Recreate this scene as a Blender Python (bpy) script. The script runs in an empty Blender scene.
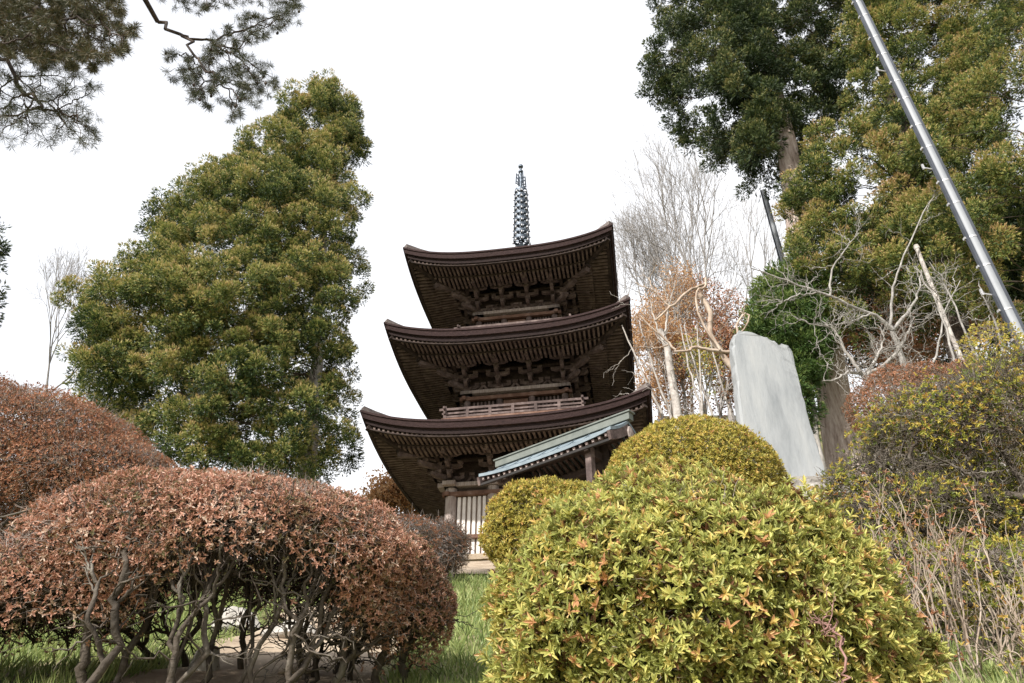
import bpy, math
import numpy as np
from math import radians, sin, cos, tan, pi
rng = np.random.default_rng(7)
sc = bpy.context.scene
COL = sc.collection
F, TH = 710.0, radians(34.0)
CT, ST = cos(TH), sin(TH)

# ---------------------------------------------------------------- helpers
def at(px, py, Y):
    u, v = (px-512)/F, (341.5-py)/F
    k = Y/(CT-ST*v)
    return np.array([u*k, Y, (ST+CT*v)*k])
def dep(px, py, Y):
    P = at(px, py, Y); return P[1]*CT+P[2]*ST
def sm(a, b, x):
    t = np.clip((x-a)/(b-a), 0, 1); return t*t*(3-2*t)
def gz(x, y):
    x = np.asarray(x, float); y = np.asarray(y, float)
    z = np.minimum(.34*y-.69, 5.6)
    z = np.where(y < 2.2, -1.5+1.56*sm(-.6, 2.2, y), z)
    z = np.where(y < 2.2, np.minimum(z, .06), z)
    z = z+1.0*np.exp(-((x-6)**2/7+(y-14)**2/14))
    z = z+sm(20, 40, y)*sm(3.5, 9, x)*15
    z = z-sm(24, 60, y)*sm(-2, -12, x)*3
    z = z+.05*np.sin(x*1.3+y*.7)*np.sin(y*1.1-x*.4)
    return z
def norm(a):
    return a/np.maximum(np.linalg.norm(a, axis=-1, keepdims=True), 1e-9)
def tag(o, label=None, cat=None, group=None, kind=None):
    if label: o['label'] = label
    if cat: o['category'] = cat
    if group: o['group'] = group
    if kind: o['kind'] = kind
    return o
def empty(name, loc, rz=0):
    o = bpy.data.objects.new(name, None); COL.objects.link(o)
    o.location = [float(c) for c in loc]; o.rotation_euler = (0, 0, rz); o.empty_display_size = .3
    return o
def link(name, me, mat, parent=None):
    o = bpy.data.objects.new(name, me); COL.objects.link(o)
    for m in (mat if isinstance(mat, (list, tuple)) else [mat]): me.materials.append(m)
    if parent is not None: o.parent = parent
    return o
def npmesh(name, V, Fc, tone=None, smooth=False):
    """V (n,3); Fc (m,k) all the same k"""
    V = np.asarray(V, np.float32); Fc = np.asarray(Fc, np.int32)
    me = bpy.data.meshes.new(name); m, k = Fc.shape
    me.vertices.add(len(V)); me.vertices.foreach_set('co', V.ravel())
    me.loops.add(m*k); me.loops.foreach_set('vertex_index', Fc.ravel())
    me.polygons.add(m); me.polygons.foreach_set('loop_start', np.arange(0, m*k, k, dtype=np.int32))
    me.polygons.foreach_set('use_smooth', np.full(m, smooth))
    if tone is not None:
        a = me.attributes.new('tone', 'FLOAT', 'POINT'); a.data.foreach_set('value', np.asarray(tone, np.float32).ravel())
    me.update(calc_edges=True)
    return me

class MB:
    def __init__(s): s.v = []; s.f = []
    def add(s, vs, fs):
        n = len(s.v); s.v += [tuple(float(c) for c in p) for p in vs]; s.f += [tuple(i+n for i in f) for f in fs]; return s
    def box(s, x0, x1, y0, y1, z0, z1):
        return s.add([(x0, y0, z0), (x1, y0, z0), (x1, y1, z0), (x0, y1, z0), (x0, y0, z1), (x1, y0, z1), (x1, y1, z1), (x0, y1, z1)],
                     [(0, 3, 2, 1), (4, 5, 6, 7), (0, 1, 5, 4), (1, 2, 6, 5), (2, 3, 7, 6), (3, 0, 4, 7)])
    def beam(s, a, b, w, h, prof=None):
        """profile = list of (along 0..1 , z) bottom chamfer when prof given"""
        a = np.array(a, float); b = np.array(b, float); d = b-a; L = np.linalg.norm(d); d /= L
        up = np.array([0, 0, 1.0]); sd = np.cross(d, up)
        if np.linalg.norm(sd) < 1e-3: sd = np.array([1.0, 0, 0])
        sd = sd/np.linalg.norm(sd); up = np.cross(sd, d)
        P = [(0, -h/2), (L, -h/2), (L, h/2), (0, h/2)] if not prof else [(0, h/2), (0, -.05*h), (min(.16, .2*L), -h/2), (L-min(.16, .2*L), -h/2), (L, -.05*h), (L, h/2)]
        n = len(P); vs = [a+d*t+up*z+sd*w/2 for t, z in P]+[a+d*t+up*z-sd*w/2 for t, z in P]
        fs = [tuple(range(n)), tuple(range(2*n-1, n-1, -1))]+[(i, i+n, (i+1) % n+n, (i+1) % n) for i in range(n)]
        return s.add(vs, fs)
    def cyl(s, c, r0, r1, z0, z1, n=16, cap=True):
        vs = [(c[0]+r0*cos(2*pi*i/n), c[1]+r0*sin(2*pi*i/n), z0) for i in range(n)]+[(c[0]+r1*cos(2*pi*i/n), c[1]+r1*sin(2*pi*i/n), z1) for i in range(n)]
        fs = [(i, (i+1) % n, (i+1) % n+n, i+n) for i in range(n)]
        if cap: fs += [tuple(range(n-1, -1, -1)), tuple(range(n, 2*n))]
        return s.add(vs, fs)
    def lathe(s, prof, n=24, c=(0, 0)):
        vs = [(c[0]+r*cos(2*pi*i/n), c[1]+r*sin(2*pi*i/n), z) for r, z in prof for i in range(n)]
        fs = [(j*n+i, j*n+(i+1) % n, (j+1)*n+(i+1) % n, (j+1)*n+i) for j in range(len(prof)-1) for i in range(n)]
        return s.add(vs, fs)
    def grid(s, G):
        """G (a,b,3)"""
        a, b = G.shape[:2]
        return s.add(G.reshape(-1, 3), [(i*b+j, i*b+j+1, (i+1)*b+j+1, (i+1)*b+j) for i in range(a-1) for j in range(b-1)])
    def build(s, name, mat, parent=None, smooth=False):
        me = bpy.data.meshes.new(name); me.from_pydata(s.v, [], s.f); me.update()
        if smooth:
            me.polygons.foreach_set('use_smooth', [True]*len(me.polygons)); 
            try: me.set_sharp_from_angle(angle=radians(40))
            except Exception: pass
        return link(name, me, mat, parent)

# ---------------------------------------------------------------- materials
def newmat(name):
    m = bpy.data.materials.new(name); m.use_nodes = True
    nt = m.node_tree; b = nt.nodes['Principled BSDF']
    return m, nt, b, nt.nodes.new, nt.links.new
def ramp(N, cols, pos=None):
    r = N('ShaderNodeValToRGB'); e = r.color_ramp.elements
    pos = pos or [i/(len(cols)-1) for i in range(len(cols))]
    while len(e) < len(cols): e.new(.5)
    for i, c in enumerate(cols): e[i].position = pos[i]; e[i].color = (*c, 1)
    return r
def rough_mat(name, cols, scale=3, stretch=(1, 1, 1), rough=.85, bump=.3, detail=8, bscale=None, spec=.3, pos=None, metal=0):
    m, nt, b, N, L = newmat(name)
    tc = N('ShaderNodeTexCoord'); mp = N('ShaderNodeMapping'); mp.inputs['Scale'].default_value = stretch
    L(tc.outputs['Object'], mp.inputs['Vector'])
    n = N('ShaderNodeTexNoise'); n.inputs['Scale'].default_value = scale; n.inputs['Detail'].default_value = detail; n.inputs['Roughness'].default_value = .65
    L(mp.outputs[0], n.inputs['Vector'])
    r = ramp(N, cols, pos or [.3+.4*i/(len(cols)-1) for i in range(len(cols))]); L(n.outputs['Fac'], r.inputs['Fac']); L(r.outputs[0], b.inputs['Base Color'])
    n2 = N('ShaderNodeTexNoise'); n2.inputs['Scale'].default_value = bscale or scale*4; n2.inputs['Detail'].default_value = 6; L(mp.outputs[0], n2.inputs['Vector'])
    bp = N('ShaderNodeBump'); bp.inputs['Strength'].default_value = bump; bp.inputs['Distance'].default_value = .03
    L(n2.outputs['Fac'], bp.inputs['Height']); L(bp.outputs[0], b.inputs['Normal'])
    b.inputs['Roughness'].default_value = rough; b.inputs['Specular IOR Level'].default_value = spec; b.inputs['Metallic'].default_value = metal
    return m
def leaf_mat(name, cols, pos=None, rough=.5, transl=.3, nscale=1.5, namt=.35, spec=.35):
    m, nt, b, N, L = newmat(name)
    a = N('ShaderNodeAttribute'); a.attribute_name = 'tone'
    tc = N('ShaderNodeTexCoord'); n = N('ShaderNodeTexNoise'); n.inputs['Scale'].default_value = nscale; n.inputs['Detail'].default_value = 3
    L(tc.outputs['Object'], n.inputs['Vector'])
    ma = N('ShaderNodeMath'); ma.operation = 'MULTIPLY_ADD'; L(n.outputs['Fac'], ma.inputs[0]); ma.inputs[1].default_value = namt*2; ma.inputs[2].default_value = -namt
    ad = N('ShaderNodeMath'); L(a.outputs['Fac'], ad.inputs[0]); L(ma.outputs[0], ad.inputs[1]); ad.use_clamp = True
    r = ramp(N, cols, pos); L(ad.outputs[0], r.inputs['Fac']); L(r.outputs[0], b.inputs['Base Color'])
    b.inputs['Roughness'].default_value = rough; b.inputs['Specular IOR Level'].default_value = spec
    if transl > 0:
        t = N('ShaderNodeBsdfTranslucent'); L(r.outputs[0], t.inputs['Color'])
        mx = N('ShaderNodeMixShader'); mx.inputs[0].default_value = transl
        L(b.outputs[0], mx.inputs[1]); L(t.outputs[0], mx.inputs[2]); L(mx.outputs[0], nt.nodes['Material Output'].inputs['Surface'])
    return m
M = {}
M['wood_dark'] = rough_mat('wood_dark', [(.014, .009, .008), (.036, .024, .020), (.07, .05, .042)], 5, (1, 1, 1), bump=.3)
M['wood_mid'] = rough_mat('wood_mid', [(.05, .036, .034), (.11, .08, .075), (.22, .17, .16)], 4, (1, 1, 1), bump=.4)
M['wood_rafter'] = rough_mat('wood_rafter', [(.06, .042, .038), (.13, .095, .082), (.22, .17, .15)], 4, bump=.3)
M['wood_red'] = rough_mat('wood_red', [(.08, .042, .032), (.16, .09, .065), (.24, .16, .13)], 4, bump=.4)
M['wood_pale'] = rough_mat('wood_pale', [(.19, .15, .138), (.34, .285, .265), (.50, .44, .415)], 6, (3, 3, .5), bump=.5)
M['plaster'] = rough_mat('plaster', [(.20, .15, .12), (.32, .26, .22)], 3, bump=.2)
M['slat'] = rough_mat('slat', [(.60, .56, .54), (.82, .78, .75)], 7, (2, 2, .6), bump=.2)
M['bark_roof'] = rough_mat('bark_roof', [(.010, .006, .006), (.024, .014, .014), (.04, .026, .024)], 6, (1, 1, 9), bump=.6, rough=.9)
M['bark_edge'] = rough_mat('bark_edge', [(.014, .008, .008), (.036, .019, .019), (.07, .042, .04)], 7, (1, 1, 10), bump=.6, rough=.85)
M['roof_top'] = rough_mat('roof_top', [(.10, .08, .08), (.2, .17, .16)], 8, bump=.6)
M['bronze'] = rough_mat('bronze', [(.03, .04, .055), (.08, .10, .13), (.20, .24, .29)], 9, rough=.45, metal=.5, spec=.5)
M['copper'] = rough_mat('copper', [(.13, .17, .20), (.185, .23, .265), (.25, .30, .335)], 2.5, (1, 1, 1), rough=.45, bump=.08, spec=.5)
M['copper_grey'] = rough_mat('copper_grey', [(.11, .125, .115), (.175, .19, .175)], 4, rough=.6, bump=.15)
M['stone'] = rough_mat('stone', [(.19, .205, .22), (.285, .30, .315), (.345, .355, .36)], 1.5, (1.6, 1.6, .35), bump=.35, bscale=9, rough=.75, pos=[.3, .5, .72])
M['stone_rough'] = rough_mat('stone_rough', [(.12, .11, .10), (.28, .26, .24), (.42, .40, .37)], 5, bump=.9)
M['rock'] = rough_mat('rock', [(.20, .19, .17), (.36, .34, .31), (.5, .47, .43)], 4, bump=.8)
M['sand'] = rough_mat('sand', [(.22, .165, .12), (.33, .26, .19), (.42, .35, .27)], 3, bump=.5, bscale=30)
M['metal'] = rough_mat('metal', [(.21, .225, .25), (.29, .305, .33)], 3, (1, 1, .3), rough=.62, bump=.03, metal=.1, spec=.5)
M['metal_dark'] = rough_mat('metal_dark', [(.05, .055, .07), (.09, .10, .12)], 3, rough=.5, bump=.03, metal=.3)
M['metal_band'] = rough_mat('metal_band', [(.4, .4, .42), (.55, .55, .56)], 5, rough=.4, bump=.03, metal=.4)
M['dark_paint'] = rough_mat('dark_paint', [(.02, .02, .02), (.04, .035, .035)], 5, bump=.1)
M['ground'] = rough_mat('ground', [(.09, .10, .035), (.15, .15, .06), (.24, .20, .12), (.33, .26, .17)], 1.2, bump=.9, bscale=12, pos=[.3, .48, .6, .75])
M['bark_cedar'] = rough_mat('bark_cedar', [(.20, .15, .125), (.42, .34, .30), (.60, .52, .47)], 4, (3.5, 3.5, .35), bump=1.0, rough=.95)
M['bark_grey'] = rough_mat('bark_grey', [(.15, .14, .13), (.30, .28, .26), (.45, .43, .41)], 4, (1.5, 1.5, .6), bump=.6)
M['bark_pale'] = rough_mat('bark_pale', [(.20, .18, .165), (.37, .34, .315), (.53, .50, .475)], 5, bump=.5)
M['bark_lichen'] = rough_mat('bark_lichen', [(.15, .14, .13), (.28, .265, .25), (.45, .43, .41)], 5, bump=.5)
M['bark_tan'] = rough_mat('bark_tan', [(.20, .145, .11), (.38, .30, .24), (.55, .47, .40)], 4, (1, 1, .6), bump=.3)
M['bark_pine'] = rough_mat('bark_pine', [(.02, .015, .013), (.055, .04, .033), (.10, .07, .055)], 5, bump=.8)
M['bark_far'] = rough_mat('bark_far', [(.22, .205, .20), (.36, .345, .335)], 3, bump=.2)
M['stem'] = rough_mat('stem', [(.03, .024, .018), (.075, .06, .047), (.24, .22, .19)], 5, bump=.7, pos=[.3, .5, .72])
M['stem_dark'] = rough_mat('stem_dark', [(.04, .03, .024), (.11, .085, .068)], 6, bump=.5)
M['twig'] = rough_mat('twig', [(.13, .10, .085), (.28, .23, .20), (.48, .43, .40)], 9, bump=.2)
M['twig_mid'] = rough_mat('twig_mid', [(.04, .033, .026), (.12, .10, .08), (.34, .31, .28)], 9, bump=.2)
M['twig_pale'] = rough_mat('twig_pale', [(.14, .10, .075), (.30, .24, .19), (.48, .41, .35)], 6, bump=.2)
M['lf_azalea'] = leaf_mat('lf_azalea', [(.17, .08, .04), (.20, .20, .06), (.39, .42, .125), (.59, .56, .18), (.70, .55, .19), (.57, .31, .16)], [0, .16, .4, .64, .84, 1], transl=.35, nscale=2.2, namt=.16)
M['lf_azalea_gold'] = leaf_mat('lf_azalea_gold', [(.10, .08, .03), (.25, .24, .05), (.46, .41, .09), (.58, .45, .11), (.45, .24, .09)], transl=.3, nscale=2.5, namt=.2)
M['lf_red'] = leaf_mat('lf_red', [(.15, .135, .06), (.26, .165, .095), (.42, .215, .14), (.60, .345, .255), (.64, .51, .41)], transl=.25, nscale=2.4, namt=.42, rough=.6)
M['lf_rust'] = leaf_mat('lf_rust', [(.16, .11, .06), (.30, .145, .08), (.46, .205, .115), (.36, .28, .19)], transl=.25, nscale=1.0, namt=.3, rough=.6)
M['lf_yellow'] = leaf_mat('lf_yellow', [(.12, .16, .04), (.26, .29, .06), (.46, .42, .08), (.54, .38, .09), (.42, .22, .10)], transl=.35, nscale=1.5, namt=.25)
M['lf_orange'] = leaf_mat('lf_orange', [(.34, .19, .09), (.50, .28, .13), (.58, .40, .23)], transl=.4, nscale=.6, namt=.3, rough=.7)
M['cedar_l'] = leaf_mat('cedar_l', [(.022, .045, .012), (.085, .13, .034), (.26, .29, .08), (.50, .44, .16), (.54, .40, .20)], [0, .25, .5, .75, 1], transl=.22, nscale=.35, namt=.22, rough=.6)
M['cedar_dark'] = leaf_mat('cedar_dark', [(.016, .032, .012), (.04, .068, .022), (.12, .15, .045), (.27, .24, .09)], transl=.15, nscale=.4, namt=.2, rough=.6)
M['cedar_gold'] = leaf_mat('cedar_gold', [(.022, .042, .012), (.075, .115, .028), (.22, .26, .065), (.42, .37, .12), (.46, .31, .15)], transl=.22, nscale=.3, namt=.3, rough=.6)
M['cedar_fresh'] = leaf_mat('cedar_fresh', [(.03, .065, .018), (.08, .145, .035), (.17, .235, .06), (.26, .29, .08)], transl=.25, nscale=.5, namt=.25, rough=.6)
M['pine'] = leaf_mat('pine', [(.025, .035, .018), (.055, .07, .03), (.11, .10, .05), (.16, .11, .06)], transl=.1, nscale=.5, namt=.2, rough=.55)
M['grass'] = leaf_mat('grass', [(.10, .15, .045), (.20, .27, .08), (.34, .38, .14), (.48, .44, .26)], transl=.35, nscale=.9, namt=.3)

# ---------------------------------------------------------------- tubes, leaves, branching
def tubes(paths, radii, sides=5):
    P = np.asarray(paths, float); R = np.asarray(radii, float); n, k = R.shape
    T = norm(np.gradient(P, axis=1)); tm = norm(T.mean(1))
    ref = np.where(np.abs(tm[:, 2:3]) < .8, np.array([[0, 0, 1.0]]), np.array([[1.0, 0, 0]]))[:, None, :]
    U = norm(np.cross(T, np.broadcast_to(ref, T.shape))); W = np.cross(T, U)
    a = np.arange(sides)*2*pi/sides
    V = P[:, :, None]+R[:, :, None, None]*(U[:, :, None]*np.cos(a)[:, None]+W[:, :, None]*np.sin(a)[:, None])
    idx = np.arange(n*k*sides).reshape(n, k, sides); A = idx[:, :-1]; B = idx[:, 1:]
    Fc = np.stack([A, np.roll(A, -1, 2), np.roll(B, -1, 2), B], -1).reshape(-1, 4)
    return V.reshape(-1, 3), Fc
def tube_obj(name, paths, radii, mat, parent=None, sides=5):
    """several batches allowed: list of (paths, radii, sides)"""
    V, Fc = tubes(paths, radii, sides)
    return link(name, npmesh(name, V, Fc, smooth=True), mat, parent)
def poly_res(pts, rad, k=14, wob=0.0):
    """smooth polyline (catmull) resampled -> (1,k,3),(1,k)"""
    p = np.array(pts, float); r = np.array(rad, float)
    if len(r) == 2 and len(p) > 2: r = np.linspace(r[0], r[1], len(p))
    q = np.vstack([2*p[0]-p[1], p, 2*p[-1]-p[-2]])
    t = np.linspace(0, len(p)-1-1e-6, k); i = t.astype(int); f = (t-i)[:, None]
    a, b, c, d = q[i], q[i+1], q[i+2], q[i+3]
    o = .5*((2*b)+(c-a)*f+(2*a-5*b+4*c-d)*f*f+(3*b-a-3*c+d)*f**3)
    if wob: o[1:] += rng.normal(0, wob, (k-1, 3))
    return o[None], np.interp(t, np.arange(len(r)), r)[None]
def grow(start, targets, tip=.008, power=.45, frac=(.3, .55), wob=.09, K=5, rmax=1e9, lift=0.0, dir0=None, bend=1.0):
    """hierarchical branching reaching every target"""
    out = []; start = np.array(start, float)
    def rec(s, T, d0):
        n = len(T); r = min(tip*n**power, rmax)
        if n == 1: e = T[0]; r1 = tip*.6
        else:
            c = T.mean(0); fr = rng.uniform(*frac); e = s+(c-s)*fr
            L = np.linalg.norm(e-s); e = e+rng.normal(0, .10*L*bend+1e-4, 3); r1 = min(tip*(n*.8)**power, rmax)
        L = np.linalg.norm(e-s)+1e-6
        t = np.linspace(0, 1, K)[:, None]
        if d0 is None: ctrl = s+(e-s)*.5
        else: ctrl = s+(d0*bend+(e-s)/L*(1-bend))*L*.45
        ctrl = ctrl+np.array([0, 0, lift*L])
        p = (1-t)**2*s+2*t*(1-t)*ctrl+t*t*e
        w = rng.normal(0, wob*L, (K, 3))*np.sin(t*pi)
        p = p+w; out.append((p, np.linspace(r, r1, K)))
        d1 = norm((p[-1]-p[-2])[None])[0]
        if n > 1:
            D = norm(T-e)
            i = rng.integers(n); j = np.argmin(D@D[i]); A, B = D[i], D[j]
            for _ in range(3):
                m = (D@A) > (D@B)
                if m.all() or not m.any(): break
                A = norm(D[m].mean(0)[None])[0]; B = norm(D[~m].mean(0)[None])[0]
            if m.all() or not m.any(): m = np.arange(n) < n//2
            rec(e, T[m], d1); rec(e, T[~m], d1)
    rec(start, np.asarray(targets, float), dir0)
    return np.array([o[0] for o in out]), np.array([o[1] for o in out])
def leaves(P, D, Nn, L, W, tone, tiptone=0.0, fold=False, curl=0.0):
    """one leaf per row; 4-vert blade or 6-vert folded leaf"""
    D = norm(D); S = norm(np.cross(D, Nn)); Nn = np.cross(S, D)
    L = np.broadcast_to(L, len(P))[:, None]; W = np.broadcast_to(W, len(P))[:, None]; n = len(P)
    if not fold:
        V = np.stack([P, P+D*L*.5-S*W/2, P+D*L-Nn*L*curl, P+D*L*.5+S*W/2], 1)
        Fc = np.arange(n*4).reshape(n, 4); T = np.stack([tone, tone, tone+tiptone, tone], 1)
    else:
        V = np.stack([P, P+D*L*.35-S*W*.42+Nn*W*.18, P+D*L*.72-S*W*.40+Nn*(W*.15-L*curl*.4), P+D*L-Nn*L*curl,
                      P+D*L*.72+S*W*.40+Nn*(W*.15-L*curl*.4), P+D*L*.35+S*W*.42+Nn*W*.18], 1)
        i = np.arange(n)[:, None]*6; Fc = np.concatenate([i+np.array([[0, 1, 2, 3]]), i+np.array([[0, 3, 4, 5]])], 0)
        T = np.stack([tone-.06, tone, tone, tone+tiptone, tone, tone], 1)
    return V.reshape(-1, 3), Fc, T.reshape(-1)
def cat(parts):
    V, Fc, T, o = [], [], [], 0
    for v, f, t in parts: V.append(v); Fc.append(f+o); T.append(t); o += len(v)
    return np.vstack(V), np.vstack(Fc), np.concatenate(T)
def rdir(n): return norm(rng.normal(size=(n, 3)))

# crowns ------------------------------------------------------------------
def in_poly(x, y, poly):
    c = np.zeros(len(x), bool); n = len(poly); j = n-1
    for i in range(n):
        xi, yi = poly[i]; xj, yj = poly[j]
        c ^= ((yi > y) != (yj > y)) & (x < (xj-xi)*(y-yi)/(yj-yi+1e-12)+xi); j = i
    return c
def crown_points(poly_px, Y, n, thick=.7, mind=.5, inner=.35, holes=(), ero=.45):
    """crown outline given at distance Y becomes a solid crown: points fill a volume as deep as it is wide"""
    W = np.array([at(px, py, Y) for px, py in poly_px])[:, [0, 2]]
    lo, hi = W.min(0), W.max(0)
    zs = np.linspace(lo[1], hi[1], 200); xl = np.full(200, np.nan); xr = np.full(200, np.nan)
    gx = np.linspace(lo[0], hi[0], 400)
    for i, z in enumerate(zs):
        m = in_poly(gx, np.full(400, z), W)
        if m.any(): xl[i] = gx[m].min(); xr[i] = gx[m].max()
    res = []
    tries = 0
    while len(res) < n and tries < n*60:
        tries += 1
        x = rng.uniform(lo[0], hi[0]); z = rng.uniform(lo[1], hi[1])
        if not in_poly(x+np.array([0, ero, -ero, 0, 0, ero*.7, -ero*.7]), z+np.array([0, 0, 0, ero, -ero*.7, ero*.7, ero*.7]), W).all(): continue
        i = np.argmin(abs(zs-z)); 
        if np.isnan(xl[i]): continue
        xc = (xl[i]+xr[i])/2; w = max((xr[i]-xl[i])/2, .2)
        D = thick*w*math.sqrt(max(0, 1-((x-xc)/w)**2))
        s = rng.choice([-1, 1], p=[.62, .38]); q = rng.uniform(inner, 1)**.7
        y = Y+s*D*q
        k = y/Y; p = np.array([x*k*.5+x*.5, y, z*k*.5+z*.5]) if s < 0 else np.array([x, y, z])
        if any((p[0]-h[0])**2+(p[2]-h[1])**2 < h[2]**2 for h in holes): continue
        if res and np.min(np.linalg.norm(np.array(res)-p, axis=1)) < mind: continue
        res.append(p)
    return np.array(res)
def cedar_foliage(C, R, per=60, L=.17, W=.034, droop=.15, tb=.2, ts=.45, lumps=15):
    """boughs (centres C, radii R) carry rounded lumps on their upper and outer side, each lump a tuft of fine sprays"""
    n = len(C); j = np.repeat(np.arange(n), lumps); d = rdir(len(j)); d[:, 2] = d[:, 2]*.9+.28; d[:, 1] -= .12; d = norm(d)
    sq = np.stack([rng.uniform(.7, 1.05, n), rng.uniform(.75, 1.1, n), rng.uniform(.75, 1.25, n)], 1)
    LC = C[j]+d*(R[j]*rng.uniform(.55, 1.05, len(j)))[:, None]*sq[j]; lr = R[j]*rng.uniform(.24, .42, len(j))
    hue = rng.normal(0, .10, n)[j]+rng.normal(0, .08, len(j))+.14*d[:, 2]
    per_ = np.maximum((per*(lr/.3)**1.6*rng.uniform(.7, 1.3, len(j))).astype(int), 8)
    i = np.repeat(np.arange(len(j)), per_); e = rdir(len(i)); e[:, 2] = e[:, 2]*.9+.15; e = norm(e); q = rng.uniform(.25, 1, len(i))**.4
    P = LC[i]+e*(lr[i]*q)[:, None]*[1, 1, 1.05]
    base = tb+ts*(q**3)*(.25+.85*(e[:, 2]*.5+.5))+hue[i]+rng.normal(0, .08, len(i)); out = []  # golden tips, plus shade painted in: darker inside and below each lump
    for k in range(3):
        D = norm(e*1.0+d[i]*.3+rdir(len(i))*.6+np.array([0, 0, .3-droop])); l = L*rng.uniform(.55, 1.35, len(i))
        out.append(leaves(P-D*l[:, None]*.3, D, rdir(len(i)), l, W*rng.uniform(.7, 1.4, len(i)), base, .15))
    # sparse inner sprays behind the lumps, toned darker as painted shade
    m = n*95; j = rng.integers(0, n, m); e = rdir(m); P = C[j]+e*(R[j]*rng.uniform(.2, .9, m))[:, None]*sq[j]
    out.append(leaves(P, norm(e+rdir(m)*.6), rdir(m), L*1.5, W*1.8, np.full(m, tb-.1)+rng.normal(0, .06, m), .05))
    return cat(out)
def trunk_path(p0, p1, r0, r1, k=12, wob=.02, flare=1.5):
    p0, p1 = np.array(p0, float), np.array(p1, float); t = np.linspace(0, 1, k)[:, None]
    p = p0+(p1-p0)*t; L = np.linalg.norm(p1-p0); p[1:-1] += rng.normal(0, wob*L*.1, (k-2, 3))
    r = r0+(r1-r0)*t[:, 0]**(.62 if r0 > .5 else 1); r = r*(1+(flare-1)*np.exp(-t[:, 0]*L/.6)); return p[None], r[None]
def limbs_obj(root, spine, C, mat, name='branch', tip=.012, power=.42, lift=-.1, sides=4, up=.25, rmax=.16):
    """limbs from the trunk spine (list of points) to groups of clumps, thing-level mesh per crown"""
    S = np.array(spine); P, R = [], []
    attach = []
    for c in C:
        dz = np.linalg.norm((S-c)[:, :2], axis=1)
        zt = c[2]-up*dz.min(); attach.append(np.argmin(abs(S[:, 2]-zt)))
    attach = np.array(attach)
    for a in np.unique(attach):
        T = C[attach == a]; ang = np.arctan2(T[:, 1]-S[a, 1], T[:, 0]-S[a, 0]); sec = np.floor((ang+pi)/(2*pi)*5).astype(int)
        for s_ in np.unique(sec):
            p, r = grow(S[a], T[sec == s_], tip=tip, power=power, wob=.05, lift=lift, rmax=rmax); P.append(p); R.append(r)
    P = np.concatenate(P); R = np.concatenate(R)
    return tube_obj(name, P, R, mat, root, sides)
def rel(V, root): return V-np.array(root.location[:])
def conifer(name, label, cat_, base, top, r0, r1, C, Rr, leafm, barkm, per=60, L=.17, W=.034, group=None, tb=.2, ts=.45, tip=.014, droop=.15, up=.25, lumps=15):
    base = np.array(base, float); base[2] = gz(base[0], base[1])-.1
    root = empty(name, base); tag(root, label, cat_, group)
    top = np.array(top, float)
    p, r = trunk_path(base, top, r0, r1, k=16)
    tube_obj('trunk', p-base, r, barkm, root, 14)
    sp = base+(top-base)*np.linspace(.12, 1, 40)[:, None]
    limbs_obj(root, sp-base, C-base, M['stem_dark'] if barkm != M['bark_pine'] else barkm, 'branch', tip=tip, up=up)
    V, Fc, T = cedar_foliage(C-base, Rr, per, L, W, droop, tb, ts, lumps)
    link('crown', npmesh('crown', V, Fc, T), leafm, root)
    return root

# ================================================================= TERRAIN, SKY
def terrain():
    xs = np.concatenate([np.linspace(-1500, -62, 10), np.linspace(-60, 60, 161), np.linspace(62, 1500, 10)])
    ys = np.concatenate([np.linspace(-1500, -12, 8), np.linspace(-10, 60, 181), np.linspace(65, 1500, 12)])
    X, Y = np.meshgrid(xs, ys, indexing='ij'); Z = gz(X, Y)
    b = MB(); b.grid(np.stack([X, Y, Z], -1).transpose(1, 0, 2)[:, :, :])
    o = b.build('ground', M['ground'], None, True); tag(o, kind='structure')
terrain()
def patch(name, fx0, fx1, y0, y1, mat, n=24, m=30, dz=.012):
    ys = np.linspace(y0, y1, m); G = []
    for y in ys:
        xs = np.linspace(fx0(y), fx1(y), n); G.append(np.stack([xs, np.full(n, y), gz(xs, np.full(n, y))+dz], -1))
    b = MB(); b.grid(np.array(G)); o = b.build(name, mat, None, True); tag(o, kind='structure')
patch('path', lambda y: -3.5+.15*sin(y*2), lambda y: 4+.1*sin(y*3), 11.6, 19.2, M['sand'], 60, 40, .03)
patch('footpath', lambda y: -1.75+.08*sin(y*5)+.05*sin(y*13), lambda y: -.62+.09*sin(y*4+1)-.1*(y-4), 3.4, 6.6, M['sand'], 20, 50, .03)

# ================================================================= PAGODA
PC = np.array([.416, 23.34]); YAW = -radians(9.49)
TIER = [dict(s=4.5, z=10.66, h=2.05, zw0=6.42, zw1=8.86, H=1.12, top=2.0),
        dict(s=4.2, z=14.22, h=1.72, zw0=11.5, zw1=12.42, H=1.25, top=1.75),
        dict(s=3.92, z=17.84, h=1.45, zw0=15.05, zw1=16.02, H=2.6, top=.45)]
RISE = .62
pag = empty('three_storied_pagoda', (PC[0], PC[1], 5.55), YAW)
tag(pag, 'tall dark wooden three-tiered temple tower with upswept bark roofs and a ringed metal spire', 'pagoda')
Z0 = 5.55
def rot4(b, k):
    c, s = [(1, 0), (0, 1), (-1, 0), (0, -1)][k]
    b.v = [(x*c-y*s, x*s+y*c, z) for x, y, z in b.v]; return b
def merge(bs):
    o = MB()
    for b in bs: o.add(b.v, b.f)
    return o
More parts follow.
